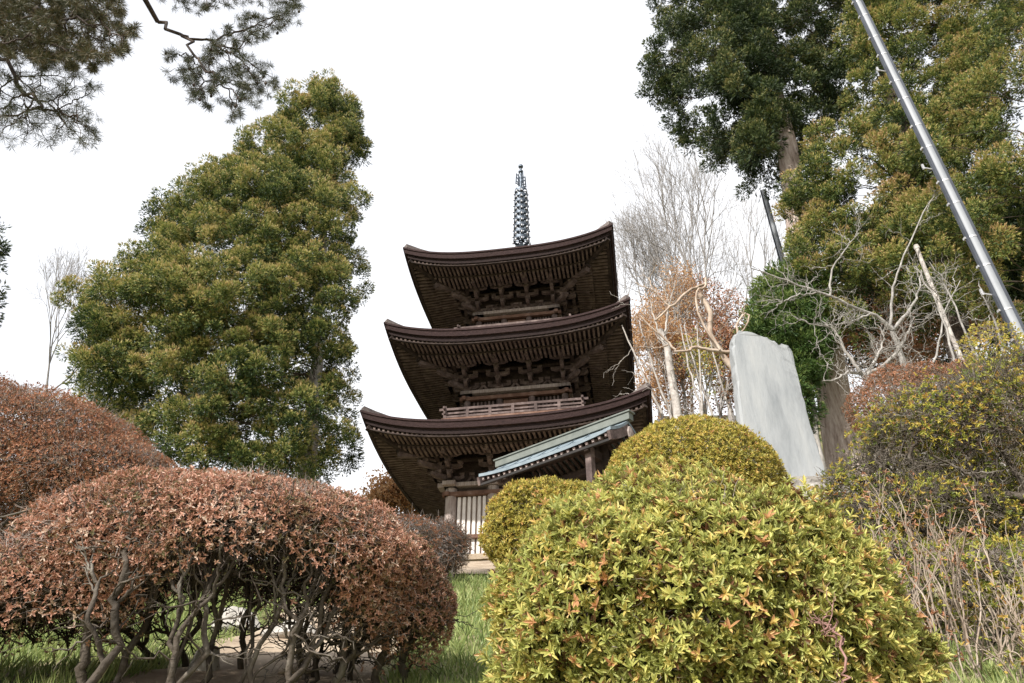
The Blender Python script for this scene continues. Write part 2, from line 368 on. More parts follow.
# stone platform
b = MB(); b.box(-3.2, 3.2, -3.2, 3.2, -.4, .62); b.box(-3.3, 3.3, -3.3, 3.3, .622, .78); b.build('stone_platform', M['sand'], pag)
for ti, t in enumerate(TIER):
    s, h = t['s'], t['h']; zt = t['z']-Z0; zm = zt-RISE; w0, w1 = t['zw0']-Z0, t['zw1']-Z0
    top = t['top']
    curve = lambda tt: RISE*np.abs(tt)**2.9
    roofs = []; edges = []; boards = []; soff = []; raf = []; raf2 = []; kio = []
    for k in range(4):
        # upper surface
        tt = np.linspace(-1, 1, 41); vv = np.linspace(0, 1, 9)
        TT, VV = np.meshgrid(tt, vv, indexing='ij'); E_ = s+(top-s)*VV
        G = np.stack([TT*E_, -E_, zm+curve(TT)*(1-VV)**2+t['H']*(.55*VV+.45*VV**2)+.02], -1)
        b = MB(); b.grid(G); roofs.append(rot4(b, k))
        # thick bark edge in 3 receding bands
        def strip(e0, e1, d0, d1, n=41):
            q = np.linspace(-1, 1, n)
            return np.stack([np.stack([q*e0, -e0+0*q, zm+curve(q)-d0], -1), np.stack([q*e1, -e1+0*q, zm+curve(q)-d1], -1)], 1)
        b = MB(); b.grid(strip(s, s, -.02, .05)); b.grid(strip(s, s-.03, .05, .052)); b.grid(strip(s-.03, s-.07, .052, .235)); b.grid(strip(s-.07, s-.15, .235, .24)); edges.append(rot4(b, k))
        b = MB(); b.grid(strip(s-.15, s-.17, .24, .40)); b.grid(strip(s-.17, s-.24, .40, .405)); boards.append(rot4(b, k))
        # soffit
        ein = h+1.0
        def S(tq, e): return zm-.36+curve(tq)*np.clip((e-ein)/(s-ein), 0, 1)**1.1+.09*(s-e)
        ev = np.linspace(s-.2, ein-.1, 7); q = np.linspace(-1, 1, 33); Q, EV = np.meshgrid(q, ev, indexing='ij')
        b = MB(); b.grid(np.stack([Q*EV, -EV, S(Q, EV)+.02], -1)); soff.append(rot4(b, k))
        b = MB(); sp = .155; em = s-.98
        b2 = MB()
        for x in np.arange(-s+.3, s-.29, sp):
            e0 = s-.22; e1 = max(abs(x)+.03, em-.1)
            if e1 < e0-.05: b.beam((x, -e0, float(S(x/e0, e0))-.05), (x, -e1, float(S(x/e1, e1))-.05), .068, .09)
            e0 = em; e1 = max(abs(x)+.03, ein-.1)
            if e1 < e0-.05: b2.beam((x, -e0-.06, float(S(x/e0, e0))-.17), (x, -e1, float(S(x/e1, e1))-.15), .075, .09)
        raf.append(rot4(merge([b]), k)); raf2.append(rot4(merge([b2]), k))
        # beam between the two rafter rows
        q = np.linspace(-1, 1, 33)
        for e_, zz, hh in ((em+.02, -.11, .08), (s-.26, -.105, .04)):
            b = MB(); pts = [(x*e_, -e_, float(S(x, e_))+zz) for x in q]
            for a_, c_ in zip(pts[:-1], pts[1:]): b.beam(a_, c_, .10, hh)
            kio.append(rot4(b, k))
    rf = merge(roofs).build('roof', M['roof_top'], pag, True)
    merge(edges).build('bark_eave', M['bark_edge'], rf, True)
    merge(boards).build('eave_board', M['bark_roof'], rf, True)
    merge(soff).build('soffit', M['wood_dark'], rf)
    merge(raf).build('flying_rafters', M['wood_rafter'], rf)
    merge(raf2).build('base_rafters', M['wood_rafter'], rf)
    for q_ in kio: q_.build('eave_beam', M['wood_dark'], rf)
    # hip rafters
    for k in range(4):
        b = MB(); e1 = s-.22; e0 = h*.9
        b.beam((-e1, -e1, zm+RISE-.50), (-(s-1.15), -(s-1.15), float(S(1, s-1.15))-.15), .16, .17)
        b.beam((-(s-1.0), -(s-1.0), float(S(1, s-1.0))-.24), (-e0, -e0, w1+1.0), .17, .2)
        rot4(b, k).build('hip_rafter', M['wood_dark'], rf)
    # hips and roof ridges (seen from aside)
    for k in range(4):
        b = MB(); vs = np.linspace(.02, 1, 9)
        pts = [(-(s+(top-s)*v), -(s+(top-s)*v), zm+RISE*(1-v)**2+t['H']*(.55*v+.45*v*v)+.06) for v in vs]
        for a_, c_ in zip(pts[:-1], pts[1:]): b.beam(a_, c_, .2, .16)
        rot4(b, k).build('hip_ridge', M['roof_top'], rf)
    # ---- walls
    b = MB(); b.box(-h+.08, h-.08, -h+.08, h-.08, w0-.9 if ti else w0-.1, zm-.1); wall = b.build('wall', M['wood_dark'] if ti else M['wood_mid'], pag)
    cols = [-h, -h/3, h/3, h]
    pr = .195 if ti == 0 else .12
    pts = {(round(x, 3), round(y, 3)) for x in cols for y in cols if abs(abs(x)-h) < 1e-6 or abs(abs(y)-h) < 1e-6}
    for x, y in sorted(pts):
        b = MB(); b.cyl((x, y), pr, pr*.96, w0-.05 if ti == 0 else w0-.7, w1-.02, 14); b.build('post', M['wood_pale'] if ti == 0 else M['wood_mid'], pag, True)
    for k in range(4):
        # tie beams and top plate
        b = MB(); b.box(-h-.42+.2*(ti > 0), h+.42-.2*(ti > 0), -h-.22, -h+.2, w1, w1+.13); rot4(b, k).build('top_plate', M['wood_pale'], pag)
        b = MB(); zt_ = w1-.30 if ti == 0 else w1-.22
        b.box(-h-.26, h+.26, -h-.19+.04*(ti > 0), -h-.02, zt_, zt_+.13)
        if ti == 0:
            b.box(-h-.2, h+.2, -h-.2, -h-.02, w0+.0, w0+.16); b.box(-h-.1, h+.1, -h-.17, -h-.02, w0+.75, w0+.86)
        rot4(b, k).build('tie_beam', M['wood_red'], pag)
        if ti == 0:
            for sx in (-1, 1):
                b = MB(); xa, xb = (-h+.2, -h/3-.19) if sx < 0 else (h/3+.19, h-.2)
                n = 6
                for i in range(n):
                    x = xa+(xb-xa)*(i+.5)/n; b.box(x-.048, x+.048, -h-.06, -h+.0, w0+.16, w1-.32)
                rot4(b, k).build('lattice_window', M['slat'], pag)
                b = MB(); b.box(xa, xb, -h+.0, -h+.05, w0+.16, w1-.32); rot4(b, k).build('lattice_backing', M['plaster'], pag)
            b = MB(); b.box(-h/3+.17, -.015, -h-.05, -h+.03, w0+.16, w1-.34); b.box(.015, h/3-.17, -h-.05, -h+.03, w0+.16, w1-.34); rot4(b, k).build('double_door', M['wood_red'], pag)
        else:
            # door and side windows with bars in the upper storeys
            b = MB(); b.box(-h/3+.14, h/3-.14, -h+.0, -h+.06, w0-.3, w1-.24); rot4(b, k).build('door', M['wood_red'], pag)
            b = MB()
            for sx in (-1, 1):
                for i in range(6):
                    x = sx*(h/3+.17+(h*2/3-.34)*(i+.5)/6); b.box(x-.03, x+.03, -h-.0, -h+.06, w0-.2, w1-.24)
            rot4(b, k).build('window_bars', M['wood_mid'], pag)
        # ---- bracket sets
        zb = w1+.13; sc_ = 1 if ti < 2 else .95; st = (h+.95-h)/3*.9
        bx = cols[:-1]
        for xi, x in enumerate(cols):
            if xi == 3: continue
            b = MB(); corner = xi == 0
            def blk(cx, cy, z, w=.2, hh=.12):
                b.add([(cx-w*.32, cy-w*.32, z), (cx+w*.32, cy-w*.32, z), (cx+w*.32, cy+w*.32, z), (cx-w*.32, cy+w*.32, z),
                       (cx-w/2, cy-w/2, z+hh*.5), (cx+w/2, cy-w/2, z+hh*.5), (cx+w/2, cy+w/2, z+hh*.5), (cx-w/2, cy+w/2, z+hh*.5),
                       (cx-w/2, cy-w/2, z+hh), (cx+w/2, cy-w/2, z+hh), (cx+w/2, cy+w/2, z+hh), (cx-w/2, cy+w/2, z+hh)],
                      [(3, 2, 1, 0), (8, 9, 10, 11)]+[(i, (i+1) % 4, (i+1) % 4+4, i+4) for i in range(4)]+[(i+4, (i+1) % 4+4, (i+1) % 4+8, i+8) for i in range(4)])
            blk(x, -h, zb, .32, .17)
            for i in range(3):
                o = .36*(i+1); z = zb+.20+.27*i
                b.beam((x, -h+.1, z), (x, -h-o-.14, z), .12, .15, 1); blk(x, -h-o, z+.075, .19, .11)
                b.beam((x-.42, -h-.36*i, z+.012), (x+.42, -h-.36*i, z+.012), .12, .13, 1)
                for dx in (-.34, .34): blk(x+dx, -h-.36*i, z+.08, .17, .10)
                if corner:
                    b.beam((-h+.1, x, z), (-h-o-.14, x, z), .12, .15, 1)
                    d = o*1.0; b.beam((-h, -h, z-.004), (-h-d-.2, -h-d-.2, z-.004), .14, .16, 1); blk(-h-d, -h-d, z+.085, .2, .11)
                    b.beam((-h-.36*i, -h-.42, z+.016), (-h-.36*i, -h+.42, z+.016), .12, .13, 1)
            z = zb+.93; b.beam((x-.45, -h-1.08, z), (x+.45, -h-1.08, z), .12, .12, 1)
            # tail rafter nosing out and down
            b.beam((x, -h-.2, zb+.98), (x, -h-1.38, zb+.62), .12, .17)
            if corner: b.beam((-h, -h, zb+1.02), (-h-1.42, -h-1.42, zb+.56), .15, .2)
            rot4(b, k).build('bracket', M['wood_mid'], pag)
        b = MB()
        for i in range(4):
            b.box(-h-.36*i-.55, h+.36*i+.55, -h-.36*i-.06, -h-.36*i+.06, zb+.365+.27*min(i, 2)+(.0 if i < 3 else .22), zb+.44+.27*min(i, 2)+(0 if i < 3 else .22))
        b.box(-h+.02, h-.02, -h-.03, -h+.1, zb+.05, zb+1.1)
        rot4(b, k).build('bracket_beams', M['wood_dark'], pag)
        # frog-leg strut in each bay
        for x in (-h*2/3, 0, h*2/3):
            b = MB(); b.beam((x-.17, -h-.06, zb+.03), (x, -h-.06, zb+.24), .09, .08); b.beam((x+.17, -h-.06, zb+.03), (x, -h-.06, zb+.24), .09, .08); b.box(x-.09, x+.09, -h-.15, -h-.02, zb+.25, zb+.34); rot4(b, k).build('bay_strut', M['wood_mid'], pag)
    # ---- balcony
    if ti:
        hb = h+.62; zf = w0-.32
        b = MB()
        for k in range(4):
            q = MB(); q.box(-hb-.06, hb+.06-.42, -hb-.06, -h+.1, zf-.14, zf); q.box(-hb-.1, hb-.35, -hb-.10, -hb+.04, zf+.002, zf+.07); b.add(rot4(q, k).v, q.f)
        bal = b.build('balcony', M['wood_red'], pag)
        for k in range(4):
            b = MB()
            for zz, hh, ex in ((zf+.12, .07, .02), (zf+.25, .065, .1), (zf+.40, .085, .2)):
                b.box(-hb-ex, hb+ex, -hb-.035+.07*(k % 2)*0, -hb+.025, zz+.004*(k % 2), zz+hh+.004*(k % 2))
            for x in np.linspace(-hb, hb, 7)[:-1]:
                b.box(x-.05, x+.05, -hb-.045, -hb+.035, zf+.0, zf+.41 if abs(x) < hb-.01 else zf+.56)
            rot4(b, k).build('railing', M['wood_mid'], bal)
# ---- spire
sb = MB(); za = 19.6-Z0
sb.box(-.55, .55, -.55, .55, za-.25, za+.25); sb.box(-.62, .62, -.62, .62, za+.252, za+.33)
spire = sb.build('spire_base', M['bronze'], pag)
b = MB(); b.lathe([(.50, za+.33), (.47, za+.5), (.34, za+.68), (.15, za+.74), (.13, za+.78), (.34, za+.88), (.36, za+.92), (.1, za+.94)], 24)
b.cyl((0, 0), .075, .05, za+.9, 25.6-Z0, 10); b.build('spire_mast', M['bronze'], spire, True)
for i in range(9):
    z = 21.05+i*.375-Z0; r = .35-.008*i
    b = MB(); b.lathe([(r-.035, z), (r, z-.045), (r+.015, z), (r+.01, z+.10), (r-.03, z+.115), (r-.05, z+.04), (r-.035, z)], 28)
    b.lathe([(.12, z-.02), (.13, z+.03), (.12, z+.08), (.06, z+.08)], 16)
    for a in range(8):
        d = np.array([cos(a*pi/4), sin(a*pi/4), 0]); b.beam(d*.09+[0, 0, z+.03], d*(r-.02)+[0, 0, z+.03], .04, .045)
    b.build('spire_ring', M['bronze'], spire, True)
    b = MB()
    for a in range(8):
        c = (cos(a*pi/4+.2)*(r+.02), sin(a*pi/4+.2)*(r+.02)); b.lathe([(.045, z-.17), (.035, z-.1), (.02, z-.05), (.008, z-.045)], 8, c)
    b.build('ring_bells', M['metal_band'], spire, True)
b = MB()
for a in range(4):
    d = np.array([cos(a*pi/2+.6), sin(a*pi/2+.6), 0]); n_ = np.array([-d[1], d[0], 0])
    for j, (r0, r1, z0, z1) in enumerate([(.05, .22, 24.42, 24.55), (.05, .25, 24.55, 24.72), (.05, .22, 24.75, 24.95), (.05, .18, 24.95, 25.15)]):
        b.beam(d*r0+[0, 0, z0-Z0], d*r1+[0, 0, z1-Z0], .02, .05)
    b.beam(d*.26+[0, 0, 24.5-Z0], d*.22+[0, 0, 25.2-Z0], .02, .05); b.beam(d*.14+[0, 0, 24.45-Z0], d*.12+[0, 0, 25.22-Z0], .02, .04)
b.build('flame_ornament', M['bronze'], spire)
for z in (25.42, 25.78):
    b = MB(); b.lathe([(.02, z-.12-Z0), (.11, z-.05-Z0), (.12, z+.02-Z0), (.07, z+.1-Z0), (.015, z+.16-Z0)], 14); b.build('jewel', M['bronze'], spire, True)
b = MB(); b.cyl((0, 0), .03, .025, 25.5-Z0, 25.75-Z0, 8); b.build('finial_rod', M['bronze'], spire)

# ================================================================= COPPER ROOFED GATE
B0 = at(628, 415, 14.1); A0 = at(500, 462, 14.1)
dB = B0/np.linalg.norm(B0); tb_ = 15.9
RB = np.array([.163, .887, .473])*tb_; RA = np.array([-.017, .924, .418])*tb_*1.1316
mid = (RA+RB)/2; ex = RB-RA; ex[2] = 0; Lr = np.linalg.norm(ex); az = math.atan2(ex[1], ex[0])
gate = empty('roofed_gate', (mid[0], mid[1], gz(mid[0], mid[1])-.1), az)
tag(gate, 'small wooden gate with a pale blue-green metal gable roof, in front of the pagoda base', 'gate')
zr = mid[2]-gate.location[2]  # ridge height, local
hl = Lr/2; E2, HD = .76, .54
def prof(v): return np.array([v*E2, zr-.12-HD*(1.35*v-.35*v*v)])  # concave slope
gb = MB()
for sg in (-1, 1):
    G = []; G2 = []
    for x in np.linspace(-hl, hl, 23):
        up = .10*abs(x/hl)**3
        row = [(x, sg*prof(v)[0], prof(v)[1]+up*v) for v in np.linspace(0, 1, 8)]
        G.append(row); G2.append([(a, b_, c-.075) for a, b_, c in row])
    gb.grid(np.array(G)); gb.grid(np.array(G2))
    e1 = np.array(G)[:, -1]; e2 = np.array(G2)[:, -1]; gb.grid(np.stack([e1, e2], 1))
    for q in (0, -1): gb.grid(np.stack([np.array(G)[q], np.array(G2)[q]], 1))
    for x in np.arange(-hl+.3, hl-.2, .42):    # standing seams
        pts = [(x, sg*prof(v)[0], prof(v)[1]+.012+.10*abs(x/hl)**3*v) for v in np.linspace(0.05, 1, 6)]
        for a_, c_ in zip(pts[:-1], pts[1:]): gb.beam(a_, c_, .014, .014)
groof = gb.build('metal_roof', M['copper'], gate)
b = MB(); b.box(-hl-.08, hl+.08, -.09, .09, zr-.14, zr+.03); b.box(-hl-.12, hl+.12, -.12, .12, zr+.032, zr+.065); b.build('ridge_cap', M['copper_grey'], groof)
b = MB()
for sg in (-1, 1):
    for x in np.arange(-hl+.12, hl-.05, .17):
        pa, pb = prof(.12), prof(.96)
        b.beam((x, sg*pa[0], pa[1]-.25), (x, sg*pb[0], pb[1]-.15+.1*abs(x/hl)**3), .07, .075)
b.build('rafters', M['wood_mid'], groof)
b = MB(); bt = MB()
for sg in (-1, 1):
    for x in np.arange(-hl+.12, hl-.05, .17):
        pb = prof(.96); bt.box(x-.022, x+.022, sg*(pb[0]+.0)-.004, sg*(pb[0]+.0)+.004, pb[1]-.165+.1*abs(x/hl)**3, pb[1]-.12+.1*abs(x/hl)**3)
    b.box(-hl+.04, hl-.04, sg*.72-.025, sg*.72+.025, prof(.93)[1]-.235, prof(.93)[1]-.18)
b.build('eave_batten', M['dark_paint'], groof); bt.build('rafter_ends', M['wood_pale'], groof)
for sx in (-1, 1):
    b = MB()
    for sg in (-1, 1):
        pts = [(sx*(hl-.03), sg*prof(v)[0], prof(v)[1]-.20+.1*v) for v in np.linspace(0, 1.04, 7)]
        for a_, c_ in zip(pts[:-1], pts[1:]): b.beam(a_, c_, .07, .2)
    b.build('bargeboard', M['wood_mid'], groof)
    b = MB(); b.lathe([(.0, -.2), (.09, -.14), (.13, -.02), (.08, .1), (0, .14)], 10); b.v = [(sx*(hl+.02)+y*.3, x, z+zr-.42) for x, y, z in b.v]
    b.build('gable_pendant', M['wood_pale'], groof)
for x in (-hl+.75, hl-.75):
    b = MB(); b.cyl((x, 0), .15, .14, 0, zr-.55, 14); b.build('main_post', M['wood_dark'], gate, True)
    for sy in (-1, 1):
        b = MB(); b.box(x-.075, x+.075, sy*.5-.075, sy*.5+.075, 0, zr-.74); b.build('side_post', M['wood_mid'], gate)
    b = MB(); b.beam((x, -.64, zr-.85), (x, .64, zr-.85), .14, .19, 1); b.box(x-.05, x+.05, -.1, .1, zr-.84, zr-.3); b.box(x-.03, x+.03, -.28, .28, zr-.84, zr-.48); b.build('cross_beam', M['wood_dark'], gate)
b = MB(); b.box(-hl+.3, hl-.3, -.10, .10, zr-.5, zr-.3); b.box(-hl+.35, hl-.35, -.12, .12, zr-1.12, zr-.97)
for sy in (-1, 1): b.box(-hl+.15, hl-.15, sy*.5-.07, sy*.5+.07, zr-.74, zr-.62)
b.build('lintel', M['wood_dark'], gate)
b = MB()
for i in range(2):
    x0, x1 = (-hl+.92, -.01) if i == 0 else (.01, hl-.92)
    b.box(x0, x1, -.04, .03, .15, zr-1.24)
b.build('gate_doors', M['wood_mid'], gate)

# ================================================================= STONE MONUMENT
def slab():
    Y = 13.0
    O = np.array([at(*p, Y)[[0, 2]] for p in [(746, 487), (742, 455), (738, 420), (735, 385), (731, 352), (731, 340), (737, 335), (748, 336), (762, 341), (772, 345), (776, 349), (779, 348), (787, 350), (790, 356), (793, 372), (800, 398), (809, 430), (817, 458), (824, 484)]])
    base = np.array([O[:, 0].mean(), Y, O[:, 1].min()])
    O = np.concatenate([O[i][None]+(O[(i+1) % len(O)]-O[i])*np.linspace(0, 1, 5)[:-1, None] for i in range(len(O))]); O = O+rng.normal(0, .008, O.shape); n = len(O); c = O.mean(0); th = .17
    b = MB(); rings = []
    for yy, k in ((-th, .93), (-th-.02, .90), (-th+.05, .985), (0, 1.0), (th, .99), (th+.04, .94)): pass
    prof_ = [(-th-.012, .95), (-th, .985), (-th+.03, 1.0), (0, 1.01), (th-.05, 1.0), (th, .97)]
    V = []
    for yy, k in prof_:
        for p in O:
            q = c+(p-c)*[k, 1-(1-k)*.5]; V.append((q[0]-base[0]+rng.normal(0, .006), yy+rng.normal(0, .006), q[1]-base[2]))
    fs = [tuple(range(n))]
    for j in range(len(prof_)-1): fs += [(j*n+i, (j+1)*n+i, (j+1)*n+(i+1) % n, j*n+(i+1) % n) for i in range(n)]
    fs += [tuple(range(len(prof_)*n-1, (len(prof_)-1)*n-1, -1))]
    b.add(V, fs)
    return b, base
sbm, sbase = slab()
mon = empty('stone_monument', (sbase[0], sbase[1], gz(sbase[0], sbase[1])), radians(0))
tag(mon, 'tall pale grey flat stone slab standing upright behind the golden round bush', 'monument')
dz = sbase[2]-mon.location[2]
sbm.v = [(x, y, z+dz) for x, y, z in sbm.v]; sl = sbm.build('slab', M['stone'], mon)
m_ = sl.modifiers.new('bev', 'BEVEL'); m_.width = .02; m_.segments = 2; m_.limit_method = 'ANGLE'
def rock(b, c, r, seed=0, sx=1, sy=1, sz=.7, n=10):
    g = np.random.default_rng(seed); ph = g.uniform(0, 6, 6)
    V = []; 
    for i in range(n+1):
        a = pi*i/n
        for j in range(n*2):
            t = 2*pi*j/(n*2); d = np.array([sin(a)*cos(t), sin(a)*sin(t), cos(a)])
            k = 1+.16*sin(3*d[0]+ph[0])+.14*sin(4*d[1]+ph[1])+.12*sin(5*d[2]+ph[2])+.06*sin(9*d[0]+ph[3])*sin(8*d[1]+ph[4])
            V.append((c[0]+d[0]*r*sx*k, c[1]+d[1]*r*sy*k, c[2]+d[2]*r*sz*k))
    m = n*2; b.add(V, [(i*m+j, (i+1)*m+j, (i+1)*m+(j+1) % m, i*m+(j+1) % m) for i in range(n) for j in range(m)]); return b
b = MB(); b.box(-1.05, 1.05, -.5, .5, dz-.28, dz+.01)
for i in range(9): rock(b, (-1.0+.25*i, -.3+.1*(i % 2), dz-.38), .36, i, 1, 1, .8)
for i in range(8): rock(b, (-1.2+.33*i, -.5, dz-.85), .46, i+20, 1, 1, .8)
b.build('rubble_base', M['stone_rough'], mon, True)

# ================================================================= POLES
def upole(px_b, py_b, Y, r0, r1, ztop, label, bands=True):
    P = at(px_b, py_b, Y); g = float(gz(P[0], Y)); o = empty('utility_pole', (P[0], Y, g)); tag(o, label, 'pole')
    H = ztop-g
    b = MB(); b.cyl((0, 0), r0, r1, -.2, H, 20); b.build('pole_shaft', M['metal'], o, True)
    b = MB(); rr = lambda z: r0+(r1-r0)*z/H
    b.beam((-rr(0)-.015, -.03, 0), (-rr(H)-.015, -.03, H), .05, .05); b.build('cable_conduit', M['metal_dark'], o)
    b = MB(); b.beam((rr(0)*.4, -rr(0)*.92-.012, 0), (rr(H)*.4, -rr(H)*.92-.012, H), .03, .03); b.build('ground_wire', M['metal_dark'], o)
    if bands:
        z = 2.2; i = 0
        while z < H:
            b = MB(); r_ = rr(z)+.006; b.cyl((0, 0), r_, r_, z, z+.03, 20); b.box(-r_-.055, -r_+.02, -.035, .02, z-.005, z+.035); b.build('steel_band', M['metal_band'], o, True)
            z += [.62, .8, .55, .9][i % 4]; i += 1
        for j, z in enumerate(np.arange(4.5, H, 2.9)):
            b = MB(); b.beam((-rr(z), 0, z), (-rr(z)-.22, -.03, z+.02), .02, .02); b.beam((-rr(z)-.2, -.03, z-.02), (-rr(z)-.2, -.03, z+.1), .03, .03); b.build('step_bolt', M['metal_band'], o)
    return o
upole(1019, 335, 9.0, .098, .078, 19.0, 'tall grey metal pole with bands leaning across the upper right cedars')
P_ = upole(783, 262, 26.0, .15, .13, 26.9, 'short stretch of grey pole showing beneath the dark cedar crown', False)
for c in list(P_.children):
    if c.name.startswith('cable'): pass
# weathered wooden post
P = at(955, 352, 12.0); T = at(916, 246, 12.3); g = float(gz(P[0], P[1])); o = empty('wooden_post', (P[0], P[1], g)); tag(o, 'weathered pale wooden post with a cut top among the bare twigs', 'post')
p, r = trunk_path((0, 0, -.1), (T[0]-P[0], .3, T[2]-g), .055, .045, 10, .01, 1.1); tube_obj('post_shaft', p, r, M['bark_pale'], o, 10)
b = MB(); b.lathe([(.001, .03), (.05, .02), (.062, -.03), (.06, -.1)], 12); b.v = [(x+T[0]-P[0], y+.3, z+T[2]-g) for x, y, z in b.v]; b.build('post_top', M['bark_pale'], o, True)

# ================================================================= CONIFERS
def crownset(poly, Y, n, rr=(.45, .85), **k):
    C = crown_points(poly, Y, n, **k); return C, rng.uniform(rr[0], rr[1], len(C))
# left cedar
polyL = [(335, 88), (318, 82), (297, 90), (300, 108), (262, 112), (250, 125), (262, 135), (232, 150), (225, 168), (200, 185), (188, 200), (165, 205), (150, 225), (135, 240), (140, 262), (118, 262), (105, 285), (78, 292), (64, 310), (66, 335), (86, 350), (72, 378), (80, 410), (112, 432), (136, 448), (160, 462), (170, 478), (205, 468), (235, 466), (222, 482), (255, 486), (290, 484), (330, 480), (356, 440), (348, 410), (355, 380), (352, 340), (358, 318), (366, 300), (358, 280), (366, 262), (362, 240), (372, 225), (368, 205), (352, 190), (350, 165), (352, 140), (364, 138), (360, 118), (346, 108), (352, 92)]
holes = [at(188, 375, 20)[[0, 2]].tolist()+[.42], at(232, 230, 20)[[0, 2]].tolist()+[.32], at(175, 420, 20)[[0, 2]].tolist()+[.45], at(345, 395, 20)[[0, 2]].tolist()+[.2], at(225, 305, 20)[[0, 2]].tolist()+[.3]]
C, R_ = crownset(polyL, 20, 370, (.36, .88), thick=.6, mind=.6, holes=holes)
C2, R2 = crownset([(300, 90), (335, 84), (355, 96), (366, 120), (372, 150), (366, 160), (372, 220), (360, 200), (345, 150), (330, 120)], 20, 22, (.3, .45), thick=.5, mind=.35, ero=.15)
C = np.vstack([C, C2]); R_ = np.concatenate([R_, R2])
pb = at(318, 475, 20)
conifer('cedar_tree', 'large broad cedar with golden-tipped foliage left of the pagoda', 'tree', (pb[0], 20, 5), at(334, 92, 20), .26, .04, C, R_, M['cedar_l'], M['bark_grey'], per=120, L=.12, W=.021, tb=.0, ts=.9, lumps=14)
# sliver of a tree at left frame edge
C, R_ = crownset([(-130, 150), (-70, 140), (-25, 190), (6, 215), (6, 285), (-25, 320), (-80, 420), (-190, 420), (-180, 250)], 21, 60, (.5, .8), thick=.6, mind=.6, ero=.3)
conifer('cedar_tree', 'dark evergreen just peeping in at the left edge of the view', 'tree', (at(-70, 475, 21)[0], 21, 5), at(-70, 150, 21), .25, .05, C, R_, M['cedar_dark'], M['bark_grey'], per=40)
# right: giant cedar, thick trunk, dark crown leaning out to the left
polyA = [(662, -20), (650, 20), (640, 60), (633, 88), (642, 100), (655, 120), (672, 132), (700, 150), (720, 150), (738, 172), (756, 182), (776, 188), (792, 196), (806, 196), (830, 160), (860, 100), (890, 60), (900, -20), (900, -260), (800, -230), (700, -150)]
C, R_ = crownset(polyA, 18.5, 700, (.42, .8), thick=.46, mind=.47, ero=.35, holes=[at(672, 92, 18.5)[[0, 2]].tolist()+[.3], at(715, 60, 18.5)[[0, 2]].tolist()+[.2]])
pB = at(842, 440, 17.5)
Tz = np.linspace(19.2, 34, 60); Fr = np.stack([pB[0]+rng.normal(0, .6, 60), 17.4-rng.uniform(.6, 1.5, 60), Tz], 1); C = np.vstack([C, Fr]); R_ = np.concatenate([R_, rng.uniform(.5, .8, 60)])
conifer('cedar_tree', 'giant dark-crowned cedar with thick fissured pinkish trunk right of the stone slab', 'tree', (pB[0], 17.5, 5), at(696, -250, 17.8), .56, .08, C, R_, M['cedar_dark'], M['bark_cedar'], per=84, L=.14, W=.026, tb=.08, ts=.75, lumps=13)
# right: golden-brown cedar in the middle
polyB = [(800, 140), (786, 165), (782, 205), (790, 225), (784, 245), (792, 275), (806, 310), (850, 345), (880, 330), (900, 300), (930, 325), (975, 310), (1010, 300), (1010, 100), (1040, -40), (1000, -220), (900, -240), (840, -60), (846, 40), (842, 90), (850, 118), (826, 130)]
holes = [at(872, 158, 16)[[0, 2]].tolist()+[.45], at(860, 140, 16)[[0, 2]].tolist()+[.25], at(905, 30, 16)[[0, 2]].tolist()+[.3], at(890, 130, 16)[[0, 2]].tolist()+[.3]]
C, R_ = crownset(polyB, 16, 460, (.42, .78), thick=.42, mind=.52, holes=holes, ero=.25)
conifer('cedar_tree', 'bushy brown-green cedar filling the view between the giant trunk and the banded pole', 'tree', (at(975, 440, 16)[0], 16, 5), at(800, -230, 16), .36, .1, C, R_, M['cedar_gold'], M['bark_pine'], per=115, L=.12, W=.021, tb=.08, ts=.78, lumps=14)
# right: golden cedar, far right
polyD = [(960, 40), (930, 90), (905, 150), (910, 200), (890, 240), (900, 290), (950, 310), (1040, 330), (1180, 300), (1200, 0), (1120, -200), (1020, -120), (1000, 0)]
C, R_ = crownset(polyD, 13.5, 190, (.36, .68), thick=.4, mind=.5, ero=.2)
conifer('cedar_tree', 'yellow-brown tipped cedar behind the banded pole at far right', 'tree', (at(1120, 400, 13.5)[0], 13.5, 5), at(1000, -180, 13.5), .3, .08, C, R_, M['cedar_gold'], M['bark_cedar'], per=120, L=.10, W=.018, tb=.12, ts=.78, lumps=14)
# right: fresh green young cedar behind the slab
polyC = [(800, 258), (775, 272), (752, 298), (744, 335), (760, 360), (785, 400), (806, 450), (822, 440), (820, 380), (836, 335), (830, 290)]
C, R_ = crownset(polyC, 16.2, 80, (.32, .5), thick=.6, mind=.36, ero=.22)
conifer('young_cedar', 'small fresh green conifer just behind the right shoulder of the stone slab', 'tree', (at(815, 470, 16.2)[0], 16.2, 5), at(790, 268, 16.2), .12, .03, C, R_, M['cedar_fresh'], M['bark_grey'], per=80, L=.14, W=.022)
# background evergreens in the gap
C, R_ = crownset([(845, 215), (835, 260), (830, 310), (840, 345), (930, 345), (1060, 340), (1060, 220), (960, 200)], 23, 90, (.8, 1.3), thick=.5, mind=.9)
conifer('cedar_tree', 'shadowed cedar far behind the pale bare branches on the right', 'tree', (at(930, 400, 23)[0], 23, 5), at(930, 205, 23), .25, .08, C, R_, M['cedar_dark'], M['bark_grey'], per=16, L=.28, W=.07)

